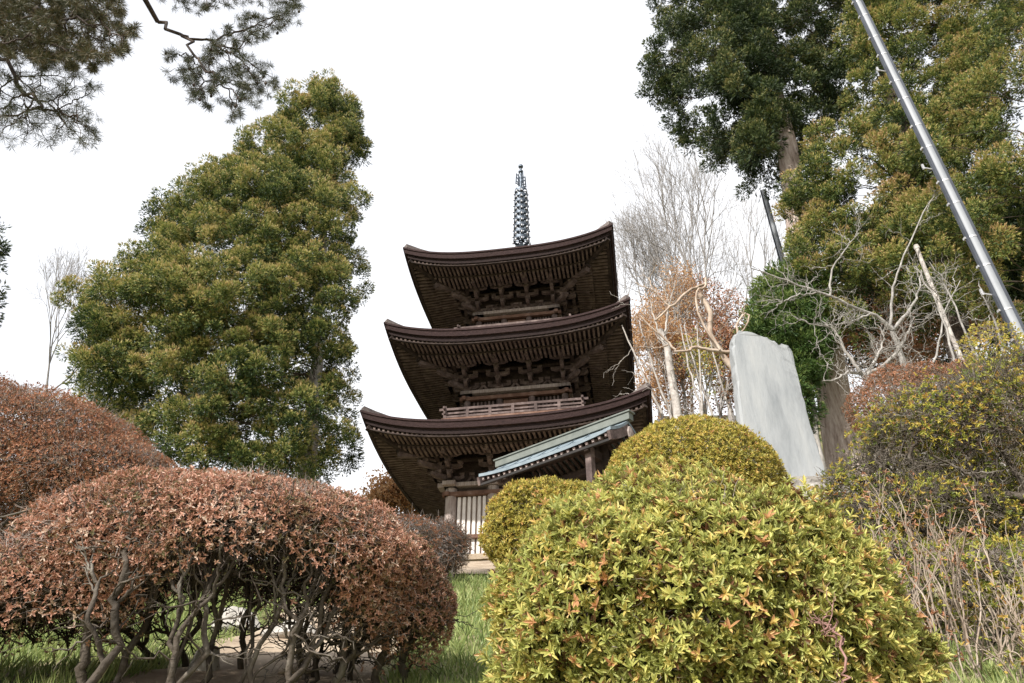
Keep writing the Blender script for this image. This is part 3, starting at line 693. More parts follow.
# ================================================================= PINE OVERHEAD
def pine():
    base = np.array([-6.6, 4.4, float(gz(-6.6, 4.4))-.1]); root = empty('pine_tree', base)
    tag(root, 'pine whose dark needle-covered boughs hang into the top left corner', 'tree')
    def twigs(poly, Y, n, dy, mind=.16):
        Wp = np.array(poly, float); lo, hi = Wp.min(0), Wp.max(0); res = []
        t = 0
        while len(res) < n and t < n*40:
            t += 1; x, y = rng.uniform(lo, hi)
            if not in_poly(np.array([x]), np.array([y]), Wp)[0]: continue
            p = at(x, y, Y+rng.uniform(-dy, dy))
            if res and np.min(np.linalg.norm(np.array(res)-p, axis=1)) < mind: continue
            res.append(p)
        return np.array(res)
    sets = [  # dense mass, thin fringe, right bough
        (twigs([(-60, -40), (125, -40), (120, 0), (136, 25), (130, 50), (100, 70), (70, 68), (20, 55), (-60, 60)], 5.4, 520, 1.2, .11), at(-60, -60, 5.4)),
        (twigs([(-30, 55), (60, 65), (110, 80), (85, 105), (104, 135), (80, 150), (40, 140), (0, 145), (-30, 140)], 5.2, 130, .5, .13), at(-20, 30, 5.3)),
        (twigs([(165, 45), (200, 55), (225, 25), (300, 0), (290, 25), (262, 38), (240, 50), (282, 75), (270, 95), (235, 118), (200, 105), (180, 90), (165, 75)], 6.2, 150, .42, .13), at(158, 22, 6.2)),
        (twigs([(138, -40), (300, -40), (300, 5), (240, 10), (190, 12), (160, 6)], 6.3, 110, .5, .14), at(135, -30, 6.2))]
    top = np.array([-6.2, 4.4, 13.5])
    tp, tr = trunk_path(base, top, .28, .14, 14); tube_obj('trunk', tp-base, tr, M['bark_pine'], root, 12)
    Ps, Rs = [], []
    att = [11.0, 9.5, 10.5, 12.0]
    allT = []
    for (T, hub), za_ in zip(sets, att):
        s0 = np.array([-6.3, 4.4, za_])
        p, r = poly_res([s0, s0*.5+hub*.5+np.array([0, 0, .3]), hub], [.07, .036], 5); Ps.append(p); Rs.append(r)
        p, r = grow(hub, T, tip=.0045, power=.36, wob=.07, rmax=.036, frac=(.25, .45)); Ps.append(p); Rs.append(r); allT.append((T, hub))
    P = np.concatenate(Ps); R = np.concatenate(Rs); tube_obj('boughs', P-base, R, M['bark_pine'], root, 5)
    out = []
    for j, (T, hub) in enumerate(allT):
        per = [110, 50, 78, 70][j]
        tw = np.concatenate([T, T+rng.normal(0, .05, T.shape)]); i = np.repeat(np.arange(len(tw)), per)
        ax = norm(T-hub+rng.normal(0, .3, T.shape)); ax = np.concatenate([ax, ax])[i]
        D = norm(ax*.6+rdir(len(i))); off = rng.uniform(-.06, .02, len(i))[:, None]
        out.append(leaves(tw[i]+ax*off, D, rdir(len(i)), rng.uniform(.05, .115, len(i)), (.0048 if j > 1 else .0042) if j else .0055, rng.uniform(0, .7, len(i))+(.2 if j == 0 else 0), .1))
    V, Fc, T_ = cat(out); link('needles', npmesh('needles', V-base, Fc, T_), M['pine'], root)
    # cones on the right bough
    T = allT[2][0]
    for p in T[::5]:
        b = MB()
        q = p+rng.normal(0, .03, 3)-base; s0 = MB(); s0.lathe([(.0, -.028), (.017, -.02), (.021, 0), (.013, .02), (0, .028)], 7); b.add([(x+q[0], y+q[1], z+q[2]-.03) for x, y, z in s0.v], s0.f); b.build('cone', M['bark_pine'], root, True)
pine()

# ================================================================= BARE TREES
def fan(start, d0, L0, r0, depth, spread=.42, shrink=.82, up=.05, tipr=.008, nk=(2, 3), K=5):
    out = []; stack = [(np.array(start, float), np.array(d0, float), L0, r0, 0)]
    while stack:
        p, d, L, r, k = stack.pop(); l = L*rng.uniform(.75, 1.25); r1 = max(r*.68, tipr*.6)
        d1 = norm((d+rng.normal(0, .10, 3)+[0, 0, up*.4])[None])[0]; t = np.linspace(0, 1, K)[:, None]
        q = p+d*l*(t-t*t*.5)+d1*l*t*t*.5+rng.normal(0, .010*l, (K, 3))*t; out.append((q, np.linspace(r, r1, K)))
        if k >= depth: continue
        n = rng.integers(nk[0], nk[1]+1); a0 = rng.uniform(0, 2*pi); u = norm(np.cross(d1, rdir(1)))[0]; w_ = np.cross(d1, u)
        for j in range(n):
            a = a0+2*pi*j/n+rng.normal(0, .3); sp_ = spread*rng.uniform(.45, 1.25)*(.45 if j == 0 else 1)
            dd = norm((d1+(u*cos(a)+w_*sin(a))*sp_+[0, 0, up])[None])[0]; s0 = q[-1] if j == 0 else q[rng.integers(2, K)]
            stack.append((s0, dd, L*shrink, r1, k+1))
    return np.array([o[0] for o in out]), np.array([o[1] for o in out])
def bare_tree(label, px_base, Y, fork_y, r0, top_y, left_x, right_x, mat, depth=7, tipr=.010, name='bare_tree', group=None, leaf=None, leafn=0, lsize=.05, nk=(2, 3), spread=.66, lscat=.22, lmin=.05):
    """trunk from the ground below pixel column px_base; crown scaled to reach the given outline at distance Y"""
    b0 = at(px_base, 470, Y); base = np.array([b0[0], Y, 0]); base[2] = gz(base[0], base[1])-.1; root = empty(name, base); tag(root, label, 'tree', group)
    f = at(px_base, fork_y, Y); f = np.array([b0[0]+rng.normal(0, .15), Y, max(f[2], base[2]+.6)])
    p, r = trunk_path(base, f, r0, r0*.72, 9, .25); tube_obj('trunk', p-base, r, mat, root, 9)
    P, R = fan([0, 0, 0], [0, 0, 1.0], 1.0, r0*.7, depth, spread, tipr=tipr, nk=nk)
    zt = at((left_x+right_x)/2, top_y, Y)[2]; my = (top_y+fork_y)/2; w_ = (at(right_x, my, Y)[0]-at(left_x, my, Y)[0])/2; cx_ = (at(right_x, my, Y)[0]+at(left_x, my, Y)[0])/2-f[0]
    hz = np.percentile(P[..., 2], 99.5); wx = np.percentile(abs(P[..., 0]), 99)
    sz_ = (zt-f[2])/hz; sx_ = w_/wx; P = P*[sx_, sx_, sz_]; P[..., 0] += cx_*(P[..., 2].clip(0)/(zt-f[2]))**.8
    P = P+f; R = np.maximum(R, tipr*.6); tube_obj('branches', P-base, R, mat, root, 4)
    if leaf is not None:
        E = P[:, -1][P[:, -1, 2] > f[2]+(zt-f[2])*lmin*rng.uniform(0, 1.3, len(P))]; i = rng.integers(0, len(E), leafn); Q = E[i]+rng.normal(0, lscat, (leafn, 3))
        V, Fc, To = leaves(Q, rdir(leafn), rdir(leafn), lsize*rng.uniform(.6, 1.3, leafn), lsize*.7, rng.uniform(0, 1, leafn)); link('leaves', npmesh('leaves', V-base, Fc, To), leaf, root)
    return root
far = 'bare winter trees behind the pagoda on the right'
bare_tree('wide-spreading bare grey tree rising highest behind the pagoda right side', 742, 34, 410, .2, 168, 612, 800, M['bark_far'], 8, .012, group=far)
bare_tree('thin bare tree directly right of the middle pagoda roof', 665, 36, 420, .16, 225, 590, 715, M['bark_far'], 8, .010, group=far)
bare_tree('bare tree half hidden behind the crooked tan tree', 700, 39, 410, .16, 215, 620, 760, M['bark_far'], 8, .010, group=far)
bare_tree('slender bare tree below the grey pole stub', 780, 38, 410, .16, 200, 725, 815, M['bark_far'], 7, .010, group=far)
bare_tree('low tree with scattered orange leaves right of the pagoda', 695, 28, 430, .13, 272, 640, 735, M['bark_far'], 6, .009, group=far, leaf=M['lf_orange'], leafn=5500, lsize=.11)
bare_tree('autumn tree keeping rusty leaves behind the left edge of the slab', 728, 26, 440, .12, 325, 690, 765, M['bark_far'], 6, .008, group=far, leaf=M['lf_rust'], leafn=8000, lsize=.12)
bare_tree('rust-leaved small tree just right of the lowest pagoda roof', 670, 27, 440, .10, 330, 640, 705, M['bark_far'], 6, .008, group=far, leaf=M['lf_orange'], leafn=8000, lsize=.12)
bare_tree('broad rusty autumn tree low behind the pale leaning stems', 648, 33, 450, .12, 300, 600, 700, M['bark_far'], 6, .009, group=far, leaf=M['lf_orange'], leafn=8000, lsize=.12)
bare_tree('brown autumn tree behind the bent limbs of the tan tree', 712, 32, 450, .12, 290, 660, 770, M['bark_far'], 6, .009, group=far, leaf=M['lf_rust'], leafn=6500, lsize=.12)
bare_tree('yellow-leaved thin tree between the pale trunks', 704, 24, 440, .08, 338, 686, 722, M['bark_far'], 5, .007, group=far, leaf=M['lf_yellow'], leafn=1800, lsize=.10)
bare_tree('bare twiggy tree at the left edge above the rusty hedge', 25, 24, 430, .10, 262, -35, 105, M['bark_far'], 8, .009, group='bare trees at the far left')
bare_tree('second bare tree touching the left flank of the big cedar', 78, 27, 440, .09, 285, 10, 140, M['bark_far'], 8, .009, group='bare trees at the far left', leaf=M['lf_yellow'], leafn=260, lsize=.1)
bare_tree('orange autumn tree low behind the left corner of the pagoda', 408, 30, 545, .14, 482, 368, 445, M['bark_far'], 6, .009, name='autumn_tree', leaf=M['lf_orange'], leafn=9000, lsize=.15, lmin=.05, lscat=.3)
bare_tree('brown-leaved shrubby tree behind the thick cedar trunk', 900, 20, 430, .1, 280, 850, 960, M['bark_grey'], 6, .007, leaf=M['lf_rust'], leafn=3500, lsize=.08)
bare_tree('reddish leafy tree low behind the foot of the thick cedar trunk', 800, 24, 450, .1, 330, 750, 850, M['bark_grey'], 6, .007, leaf=M['lf_rust'], leafn=8000, lsize=.11)
bare_tree('rusty leafed tree behind the flat hedge at the right', 960, 18, 440, .1, 310, 900, 1040, M['bark_grey'], 6, .007, leaf=M['lf_rust'], leafn=7000, lsize=.09)

def poly_tree(label, name, mat, lines, base, sides=9, extra=0, tipr=.006, twn=0, twr=.5):
    """lines: list of (pixel polyline, Y or list, r0, r1)"""
    base = np.array(base, float); base[2] = gz(base[0], base[1])-.1
    root = empty(name, base); tag(root, label, 'tree')
    P, R = [], []; first = True
    for pts, Y, r0, r1 in lines:
        Ys = np.broadcast_to(Y, len(pts)); q = [at(a, b_, y) for (a, b_), y in zip(pts, Ys)]
        if first: q = [base]+q; first = False
        p, r = poly_res(q, [r0, r1], 16, .012); 
        if not P: tube_obj('trunk', p-base, r, mat, root, sides)
        P.append(p); R.append(r)
    if len(P) > 1: tube_obj('branches', np.concatenate(P[1:])-base, np.concatenate(R[1:]), mat, root, sides-2)
    if twn:
        pp, rr = [], []
        for p in P[0:]:
            m = 6
            for k in rng.integers(4, 15, max(2, twn//len(P))):
                s0 = p[0, k]; T = s0+norm(rdir(1)+[0, 0, .35])*twr+rng.normal(0, .25*twr, (m, 3)); a, b_ = grow(s0, T, tip=tipr, power=.4, wob=.08); pp.append(a); rr.append(b_)
        tube_obj('twigs', np.concatenate(pp)-base, np.concatenate(rr), mat, root, 4)
    return root
poly_tree('smooth tan crooked tree with bent pruned limbs left of the slab', 'smooth_barked_tree', M['bark_tan'], [
    ([(748, 440), (742, 400), (738, 378), (728, 363), (717, 348), (709, 331), (711, 313), (699, 294)], 15.5, .095, .065),
    ([(730, 352), (712, 350), (695, 347), (688, 351), (674, 352)], 15.4, .05, .032), ([(676, 350), (664, 338), (650, 327), (641, 316)], 15.4, .032, .016), ([(668, 345), (657, 348), (645, 347), (634, 348)], 15.4, .02, .012),
    ([(720, 350), (708, 332), (698, 312), (697, 292), (705, 287), (705, 278)], 15.3, .03, .032), ([(705, 284), (689, 290), (676, 303), (668, 309), (655, 320)], 15.5, .042, .026),
    ([(670, 307), (660, 297), (652, 288), (649, 277)], 15.5, .025, .014), ([(657, 293), (645, 287), (635, 283)], 15.4, .02, .012),
    ([(740, 345), (737, 330), (740, 319), (747, 313), (748, 322), (742, 332)], 15.5, .034, .02)], at(756, 480, 15.5), twn=14, twr=.5, tipr=.005)
poly_tree('pale grey straight trunk nearest to the pagoda roofs on the right', 'bare_tree', M['bark_pale'], [([(680, 440), (677, 410), (671, 375), (667, 348), (660, 330)], 17.5, .15, .09), ([(668, 352), (658, 330), (650, 300)], 17.5, .05, .012), ([(664, 340), (668, 310), (676, 280)], 17.8, .04, .01)], at(684, 490, 17.5), twn=20, twr=1.0, tipr=.006)
for k, (x0, x1, x2) in enumerate([(664, 635, 622), (672, 649, 640), (702, 699, 697), (703, 686, 680), (714, 692, 684), (732, 714, 706)]):
    poly_tree(['leaning pale stem touching the lowest roof tip', 'second pale stem right of the lowest roof tip', 'upright thin pale stem below the crooked tan tree', 'slanting thin pale stem below the crooked tan tree', 'thin pale stem crossing its neighbour left of the slab', 'slanting stem next to the left edge of the slab'][k], 'thin_tree', M['bark_pale'],
              [([(x0+2, 430), ((x0+x1)/2+1, 392), (x1, 355), (x2, 325)], 19+.7*k, .055, .02)], at(x0+6, 480, 19+.7*k), 7, twn=6, twr=1.0, tipr=.006)
poly_tree('lichen-pale bare cherry tree reaching left over the stone slab', 'cherry_tree', M['bark_lichen'], [
    ([(905, 395), (905, 370), (898, 345), (890, 325)], [12.2, 12.2, 12.1, 12], .075, .05),
    ([(893, 330), (875, 315), (855, 308), (835, 298), (812, 290), (790, 282), (772, 275), (752, 268)], [12, 11.9, 11.8, 11.7, 11.7, 11.6, 11.6, 11.5], .042, .010),
    ([(830, 296), (832, 270), (845, 250), (860, 232)], 11.7, .024, .008), ([(890, 325), (893, 290), (902, 262), (925, 210), (935, 195)], 12, .03, .008),
    ([(870, 314), (850, 322), (820, 325), (795, 318)], 11.8, .025, .008), ([(892, 330), (915, 300), (922, 270)], 12.1, .04, .012), ([(820, 293), (795, 296), (775, 305)], 11.6, .02, .008)], at(910, 420, 12.2), twn=90, twr=.55, tipr=.0042)
poly_tree('bare grey tree stretching a twiggy limb right of the slab top', 'cherry_tree', M['bark_grey'], [
    ([(880, 420), (872, 395), (868, 380), (860, 372)], 11.5, .08, .05), ([(868, 375), (850, 372), (836, 379), (822, 382)], 11.8, .04, .012), ([(860, 372), (845, 350), (838, 335), (825, 322)], 11.4, .035, .01), ([(866, 376), (890, 360), (905, 340), (912, 320)], 11.5, .04, .012), ([(866, 376), (880, 350), (885, 325)], 11.6, .03, .01)], at(884, 450, 11.5), twn=70, twr=.5, tipr=.004)
for k, pts in enumerate([[(962, 400), (952, 350), (935, 300), (915, 265)], [(985, 380), (968, 340), (948, 290), (930, 262)], [(930, 400), (938, 350), (945, 310), (960, 280)], [(1005, 360), (998, 330), (985, 300), (978, 280)]]):
    poly_tree(['tall thin bare sapling left of the cut wooden post', 'bare sapling leaning left beside the banded pole', 'bare sapling leaning right before the dark cedars', 'short bare sapling closest to the banded pole'][k], 'sapling', M['bark_lichen'], [(pts, 9.6+.5*k, .03, .008)], at(pts[0][0]+4, 440, 9.6+.5*k), 6, twn=14, twr=.55, tipr=.0036)

# ================================================================= BUSHES
def ell_points(blobs, n, zmin=None, jitter=.03, lump=.06, cut=None):
    """points & normals on the outside of a union of ellipsoids (cx,cy,cz,rx,ry,rz)"""
    B = np.array(blobs, float); area = (B[:, 3]*B[:, 5])+B[:, 3]*B[:, 4]; k = rng.choice(len(B), n*2, p=area/area.sum())
    d = rdir(n*2); ph = rng.uniform(0, 6, (len(B), 3))
    l = 1+lump*np.sin(5*d[:, 0]+ph[k, 0])*np.sin(6*d[:, 1]+ph[k, 1])+lump*.7*np.sin(9*d[:, 2]+ph[k, 2])*np.sin(11*d[:, 0]+ph[k, 1])+rng.normal(0, jitter, n*2)
    P = B[k, :3]+d*B[k, 3:]*l[:, None]; Nn = norm(d/B[k, 3:])
    ok = np.ones(n*2, bool)
    for j in range(len(B)):
        ins = (((P-B[j, :3])/B[j, 3:])**2).sum(1) < .88
        ok &= ~(ins & (k != j))
    if zmin is not None: ok &= P[:, 2] > zmin
    ok &= P[:, 2] > gz(P[:, 0], P[:, 1])+.05
    if cut is not None: ok &= cut(P)
    return P[ok][:n], Nn[ok][:n]
def whorls(P, Nn, m, L, W, tone, spread=.9, up=.25, fold=True, curl=.15, tiptone=.08):
    out = []; n = len(P); a0 = rng.uniform(0, 2*pi, n)
    X = norm(Nn+rng.normal(0, .35, P.shape)+[0, 0, up]); U = norm(np.cross(X, rdir(n))); V_ = np.cross(X, U)
    for k in range(m):
        a = a0+k*2*pi/m+rng.normal(0, .4, n); e = rng.uniform(.15, 1.45, n)*spread
        D = norm(X*np.cos(e)[:, None]+(U*np.cos(a)[:, None]+V_*np.sin(a)[:, None])*np.sin(e)[:, None])
        out.append(leaves(P, D, X, L*rng.uniform(.45, 1.3, n), W*rng.uniform(.7, 1.25, n), tone+rng.normal(0, .09, n), tiptone, fold, curl))
    return cat(out)
def blob(px, py, Y, rpx, rzpx, ryf=1.0, up=1.0):
    c = at(px, py, Y); d = dep(px, py, Y)/F; return (c[0], c[1], c[2], rpx*d, rpx*d*ryf, rzpx*d*up)
def bush(label, blobs, leafm, n, L, W, m=6, tone=(.5, .15), layers=((1, 1.0),), cat_='bush', name='azalea_bush', stems=5, nst=220, stemm=None, tip=.003, fold=True, twigs=0, twigm=None, twl=.06, zmin=None, spreadbase=.35, wob=.1, lump=.05, jitter=.02, spread=.9, cut=None, gpow=.42, shell=.86, fr=(.3, .55), rmax=.06, patchy=None, group=None, deadf=0.0, basexy=None, inner=0):
    B = np.array(blobs); cx, cy = (B[:, 0].mean(), B[:, 1].mean()) if basexy is None else basexy
    base = np.array([cx, cy, float(gz(cx, cy))-.05]); root = empty(name, base); tag(root, label, cat_, group)
    # stems
    P, Nn = ell_points(blobs, nst, zmin=zmin, cut=cut); T = P*1.0
    T = base+(P-base)*shell if shell < .999 else P
    Ps, Rs = [], []
    ang = rng.uniform(0, 2*pi, stems); rad = rng.uniform(.2, 1, stems)*spreadbase
    S = np.stack([cx+np.cos(ang)*rad*1.0, cy+np.sin(ang)*rad, np.zeros(stems)], 1); S[:, 2] = gz(S[:, 0], S[:, 1])-.05
    own = np.argmin(np.linalg.norm(((T[:, None]-S[None])*[1, 1, .0]), axis=2)+rng.uniform(0, .25, (len(T), stems)), 1)
    for k in range(stems):
        if (own == k).sum() < 2: continue
        p, r = grow(S[k], T[own == k], tip=tip, power=gpow, wob=wob, frac=fr, rmax=rmax, dir0=norm((rdir(1)*.5+[0, 0, 1]))[0]); Ps.append(p); Rs.append(r)
    Pst = np.concatenate(Ps); Rst = np.concatenate(Rs)
    tube_obj('stems', Pst-base, Rst, stemm or M['stem_dark'], root, 6)
    if twigs:
        P, Nn = ell_points(blobs, twigs, zmin=zmin, lump=lump, jitter=.02, cut=cut); P = P-Nn*twl*.75
        D = norm(Nn*.7+rdir(len(P))*.8); k = np.linspace(0, 1, 4)[None, :, None]; l = twl*rng.uniform(.6, 1.8, len(P))[:, None, None]
        pp = P[:, None]+D[:, None]*k*l+rng.normal(0, twl*.12, (len(P), 4, 3))*k
        tube_obj('twigs', pp-base, np.linspace(1, .5, 4)[None]*rng.uniform(.5, 1.2, (len(P), 1))*twl*.03, twigm or M['twig'], root, 3)
    if inner:
        big = np.argwhere(Rst > .007); pk = big[rng.integers(0, len(big), 420)]; pp_, rr_ = [], []
        for i_, j_ in pk:
            s0 = Pst[i_, j_]; T_ = s0+norm(rdir(1)*[1, 1, .5]+[0, 0, .15])*rng.uniform(.1, .28)+rng.normal(0, .05, (4, 3)); a_, b__ = grow(s0, T_, tip=.0022, power=.5, wob=.10); pp_.append(a_); rr_.append(b__)
        tube_obj('side_twigs', np.concatenate(pp_)-base, np.concatenate(rr_), stemm or M['stem_dark'], root, 5)
        P, Nn = ell_points(blobs, inner, zmin=zmin, lump=lump, jitter=.02, cut=cut); cB = B[:, :3].mean(0)
        P = P-Nn*rng.uniform(.04, .28, len(P))[:, None]; D = norm(Nn*.5+rdir(len(P))+[0, 0, .3]); k = np.linspace(0, 1, 5)[None, :, None]; l = rng.uniform(.06, .2, len(P))[:, None, None]
        pp = P[:, None]+D[:, None]*(k-.5)*l+rng.normal(0, .006, (len(P), 5, 3))
        tube_obj('inner_twigs', pp-base, np.linspace(1, .6, 5)[None]*rng.uniform(.0015, .0045, (len(P), 1)), M['stem_dark'], root, 4)
    out = []
    for fr_, sc_ in layers:
        P, Nn = ell_points(blobs, int(n*fr_), zmin=zmin, lump=lump, jitter=jitter, cut=cut)
        cB = B[:, :3].mean(0); P = P-Nn*(1-sc_)*B[:, 3:].mean()
        if patchy is not None:
            q = np.sin(P[:, 0]*patchy[0]+1)*np.sin(P[:, 1]*patchy[0]*.8+2)*np.sin(P[:, 2]*patchy[0]*1.1)+rng.normal(0, .2, len(P)); ok = q > patchy[1]; P, Nn = P[ok], Nn[ok]
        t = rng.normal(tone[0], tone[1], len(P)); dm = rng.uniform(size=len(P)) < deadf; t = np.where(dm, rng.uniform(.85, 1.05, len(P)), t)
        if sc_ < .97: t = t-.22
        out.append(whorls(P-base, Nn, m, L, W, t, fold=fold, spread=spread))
    V, Fc, T_ = cat(out); link('foliage', npmesh('foliage', V, Fc, T_), leafm, root)
    return root, base

# front yellow-green azalea, centre
FB = [blob(688, 642, 3.0, 188, 148, .85), blob(612, 612, 3.0, 104, 108, .9), blob(785, 666, 2.95, 126, 114, .85), blob(668, 552, 3.15, 108, 76, .9), blob(755, 575, 3.15, 94, 72, .9), blob(598, 668, 2.9, 84, 112, .9), blob(852, 682, 2.95, 62, 60, .9)]
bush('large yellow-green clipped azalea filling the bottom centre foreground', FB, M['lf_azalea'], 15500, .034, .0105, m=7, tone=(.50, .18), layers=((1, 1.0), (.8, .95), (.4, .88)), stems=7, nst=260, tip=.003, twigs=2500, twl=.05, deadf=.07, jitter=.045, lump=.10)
# golden round bush in front of slab
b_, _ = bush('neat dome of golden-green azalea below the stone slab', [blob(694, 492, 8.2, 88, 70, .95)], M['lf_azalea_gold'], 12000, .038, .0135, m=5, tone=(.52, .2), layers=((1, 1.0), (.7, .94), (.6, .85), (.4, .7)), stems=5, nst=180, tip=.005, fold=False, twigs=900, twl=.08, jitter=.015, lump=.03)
# yellow-green bush by pagoda
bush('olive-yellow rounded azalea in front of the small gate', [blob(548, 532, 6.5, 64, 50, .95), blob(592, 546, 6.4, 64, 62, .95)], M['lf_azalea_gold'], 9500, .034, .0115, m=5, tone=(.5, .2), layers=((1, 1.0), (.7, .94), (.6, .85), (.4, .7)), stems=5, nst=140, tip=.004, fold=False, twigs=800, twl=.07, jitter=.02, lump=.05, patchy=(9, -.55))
# left rusty foreground bush with visible stems
RBl = [blob(222, 574, 3.45, 205, 88, .7), blob(55, 622, 3.35, 150, 74, .75), blob(335, 596, 3.5, 104, 74, .9), blob(393, 612, 3.5, 60, 56, .9)]
def cutL(P):
    v = np.interp(P[:, 0]*3.0/P[:, 1].clip(2, 5), [-2.2, -1.6, -1.3, -.8, -.5], [.68, .75, 1.0, .95, .62]); v = v+.13*(P[:, 1]-2.9); return P[:, 2] > v+.04*np.sin(P[:, 0]*7+P[:, 1]*5)+rng.normal(0, .09, len(P))
bush('wide rusty-red azalea with gnarled bare stems showing beneath, bottom left', RBl, M['lf_red'], 33000, .019, .0075, m=5, tone=(.5, .24), layers=((1, 1.0), (.45, .93)), inner=12000, stems=26, nst=2600, stemm=M['stem'], tip=.0026, gpow=.44, rmax=.04, fold=True, twigs=16000, twl=.055, lump=.04, jitter=.022, cut=cutL, spreadbase=1.0, wob=.065, shell=.965, spread=1.1, fr=(.16, .34))
# back left rusty hedge
bush('rust-brown mounded azalea on the far left behind the front bush', [blob(20, 470, 8.6, 125, 74, .8), blob(-60, 458, 8.6, 130, 80, .8), blob(90, 498, 8.5, 96, 54, .9), blob(50, 490, 8.5, 112, 64, .8)], M['lf_rust'], 26000, .036, .014, m=4, tone=(.45, .25), layers=((1, 1.0), (.8, .92), (.6, .82), (.5, .65), (.3, .5)), stems=8, nst=700, stemm=M['stem'], tip=.005, fold=False, twigs=16000, twl=.12, lump=.05, jitter=.03, spreadbase=1.4, shell=.95)
# small brown shrubs before the pagoda post
bush('small bare brown shrub before the pale corner post of the pagoda', [blob(442, 548, 10.5, 26, 26, .9)], M['lf_rust'], 900, .035, .014, m=4, tone=(.35, .2), stems=4, nst=160, stemm=M['twig'], tip=.005, fold=False, twigs=2200, twl=.16, jitter=.06, shell=.97, name='shrub')
bush('low brown shrub between the rusty bush and the pagoda', [blob(408, 545, 9.5, 30, 28, .9)], M['lf_rust'], 1400, .035, .014, m=4, tone=(.45, .2), stems=4, nst=160, stemm=M['twig'], tip=.005, fold=False, twigs=1800, twl=.14, jitter=.05, shell=.97, name='shrub')
# right big twiggy azalea
RR = [blob(975, 446, 5.2, 104, 66, .9), blob(884, 500, 5.2, 60, 50, .9), blob(1050, 425, 5.3, 112, 74, .9), blob(925, 525, 5.0, 85, 40, .8)]
bush('twiggy azalea with sparse yellow and orange leaves at the right edge', RR, M['lf_yellow'], 7600, .032, .011, m=6, tone=(.5, .25), layers=((1, 1.0), (.9, .9), (.6, .8)), stems=8, nst=1500, stemm=M['stem'], tip=.004, gpow=.40, rmax=.045, fold=True, twigs=15000, twigm=M['twig_mid'], twl=.10, lump=.08, jitter=.06, spreadbase=.8, shell=.95, patchy=(4.5, -.12), wob=.1)
# brown hedge behind
bush('flat-topped reddish brown hedge bush beside the thick cedar trunk', [blob(912, 408, 9.5, 58, 40, .9), blob(965, 410, 9.6, 60, 44, .9)], M['lf_rust'], 9000, .035, .014, m=4, tone=(.35, .25), layers=((1, 1.0), (.6, .9)), stems=5, nst=300, stemm=M['stem'], tip=.005, fold=False, twigs=3500, twl=.12, jitter=.03)
# yellow top right shrub
bush('small shrub with bright yellow leaves at the foot of the banded pole', [blob(992, 345, 8.0, 26, 22, .9)], M['lf_yellow'], 420, .04, .018, m=4, tone=(.5, .12), stems=3, nst=60, stemm=M['twig_pale'], tip=.004, fold=False, twigs=300, twl=.1, name='shrub', jitter=.08)
bush('low yellow-green azalea under the right twiggy bush', [blob(985, 585, 4.6, 100, 36, .8), blob(900, 570, 4.7, 60, 30, .8)], M['lf_yellow'], 2400, .034, .012, m=6, tone=(.33, .2), stems=6, nst=260, stemm=M['stem'], tip=.003, fold=True, twigs=2500, twl=.08, jitter=.07, patchy=(6, -.1), spreadbase=.6)

# reedy bare shoots lower right
def shoots(label, px0, px1, Y, n, hpx, seed):
    g = at((px0+px1)/2, 683, Y); base = np.array([g[0], Y, float(gz(g[0], Y))-.03]); root = empty('bare_shoots', base); tag(root, label, 'shrub', 'clumps of bare upright shoots at lower right')
    Ps, Rs = [], []
    for i in range(n):
        t = at(rng.uniform(px0, px1), rng.uniform(*hpx), Y+rng.uniform(-.3, .3)); s0 = np.array([base[0]+(t[0]-base[0])*.55+rng.normal(0, .1), Y+rng.normal(0, .15), 0]); s0[2] = gz(s0[0], s0[1])-.03
        T = t+rng.normal(0, .06, (6, 3))*[1, 1, 1.6]; p, r = grow(s0, T, tip=.0020, power=.42, wob=.018, frac=(.4, .65), lift=.08, bend=.6); Ps.append(p); Rs.append(r)
    tube_obj('stems', np.concatenate(Ps)-base, np.concatenate(Rs), M['twig_pale'], root, 5)
    P = np.concatenate([p[:, -1] for p in Ps]); P = P[rng.integers(0, len(P), 260)]
    V, Fc, T_ = whorls(P-base, rdir(len(P)), 3, .025, .011, rng.uniform(0, 1, len(P)), fold=True); link('leaves', npmesh('leaves', V, Fc, T_), M['lf_rust'] if seed % 2 else M['lf_yellow'], root)
shoots('clump of pale upright shoots against the right side of the big front azalea', 835, 905, 3.9, 14, (500, 640), 0)
shoots('dense clump of pale bare shoots mid-way in the lower right', 890, 965, 3.7, 24, (500, 670), 1)
shoots('clump of tangled bare shoots in the bottom right corner', 950, 1050, 3.6, 34, (540, 680), 2)
shoots('bare shoots behind the others under the twiggy azalea', 860, 1010, 4.7, 24, (480, 600), 3)

# thick limb crossing at right
poly_tree('gnarled shrub trunk with a horizontal dark limb at the right edge', 'gnarled_shrub', M['stem'], [
    ([(1075, 560), (1060, 520), (1030, 500)], 4.7, .06, .045), ([(1035, 502), (1000, 498), (970, 500), (940, 497), (905, 505)], 4.7, .035, .010), ([(1000, 498), (985, 480), (960, 470), (930, 452)], 4.7, .018, .006), ([(1030, 500), (1010, 460), (990, 430)], 4.7, .03, .008)], at(1085, 640, 4.7), twn=24, twr=.35, tipr=.0025)
# small dead seedling in front of the azalea
poly_tree('withered dark pink seedling standing before the yellow-green azalea', 'dry_seedling', rough_mat('dry_stem', [(.22, .10, .09), (.38, .24, .21)], 9), [
    ([(849, 700), (846, 670), (842, 645), (836, 625)], 1.9, .004, .0025), ([(842, 645), (830, 630), (824, 615)], 1.9, .0025, .0012)], at(850, 720, 1.9), 6, twn=8, twr=.05, tipr=.0008)

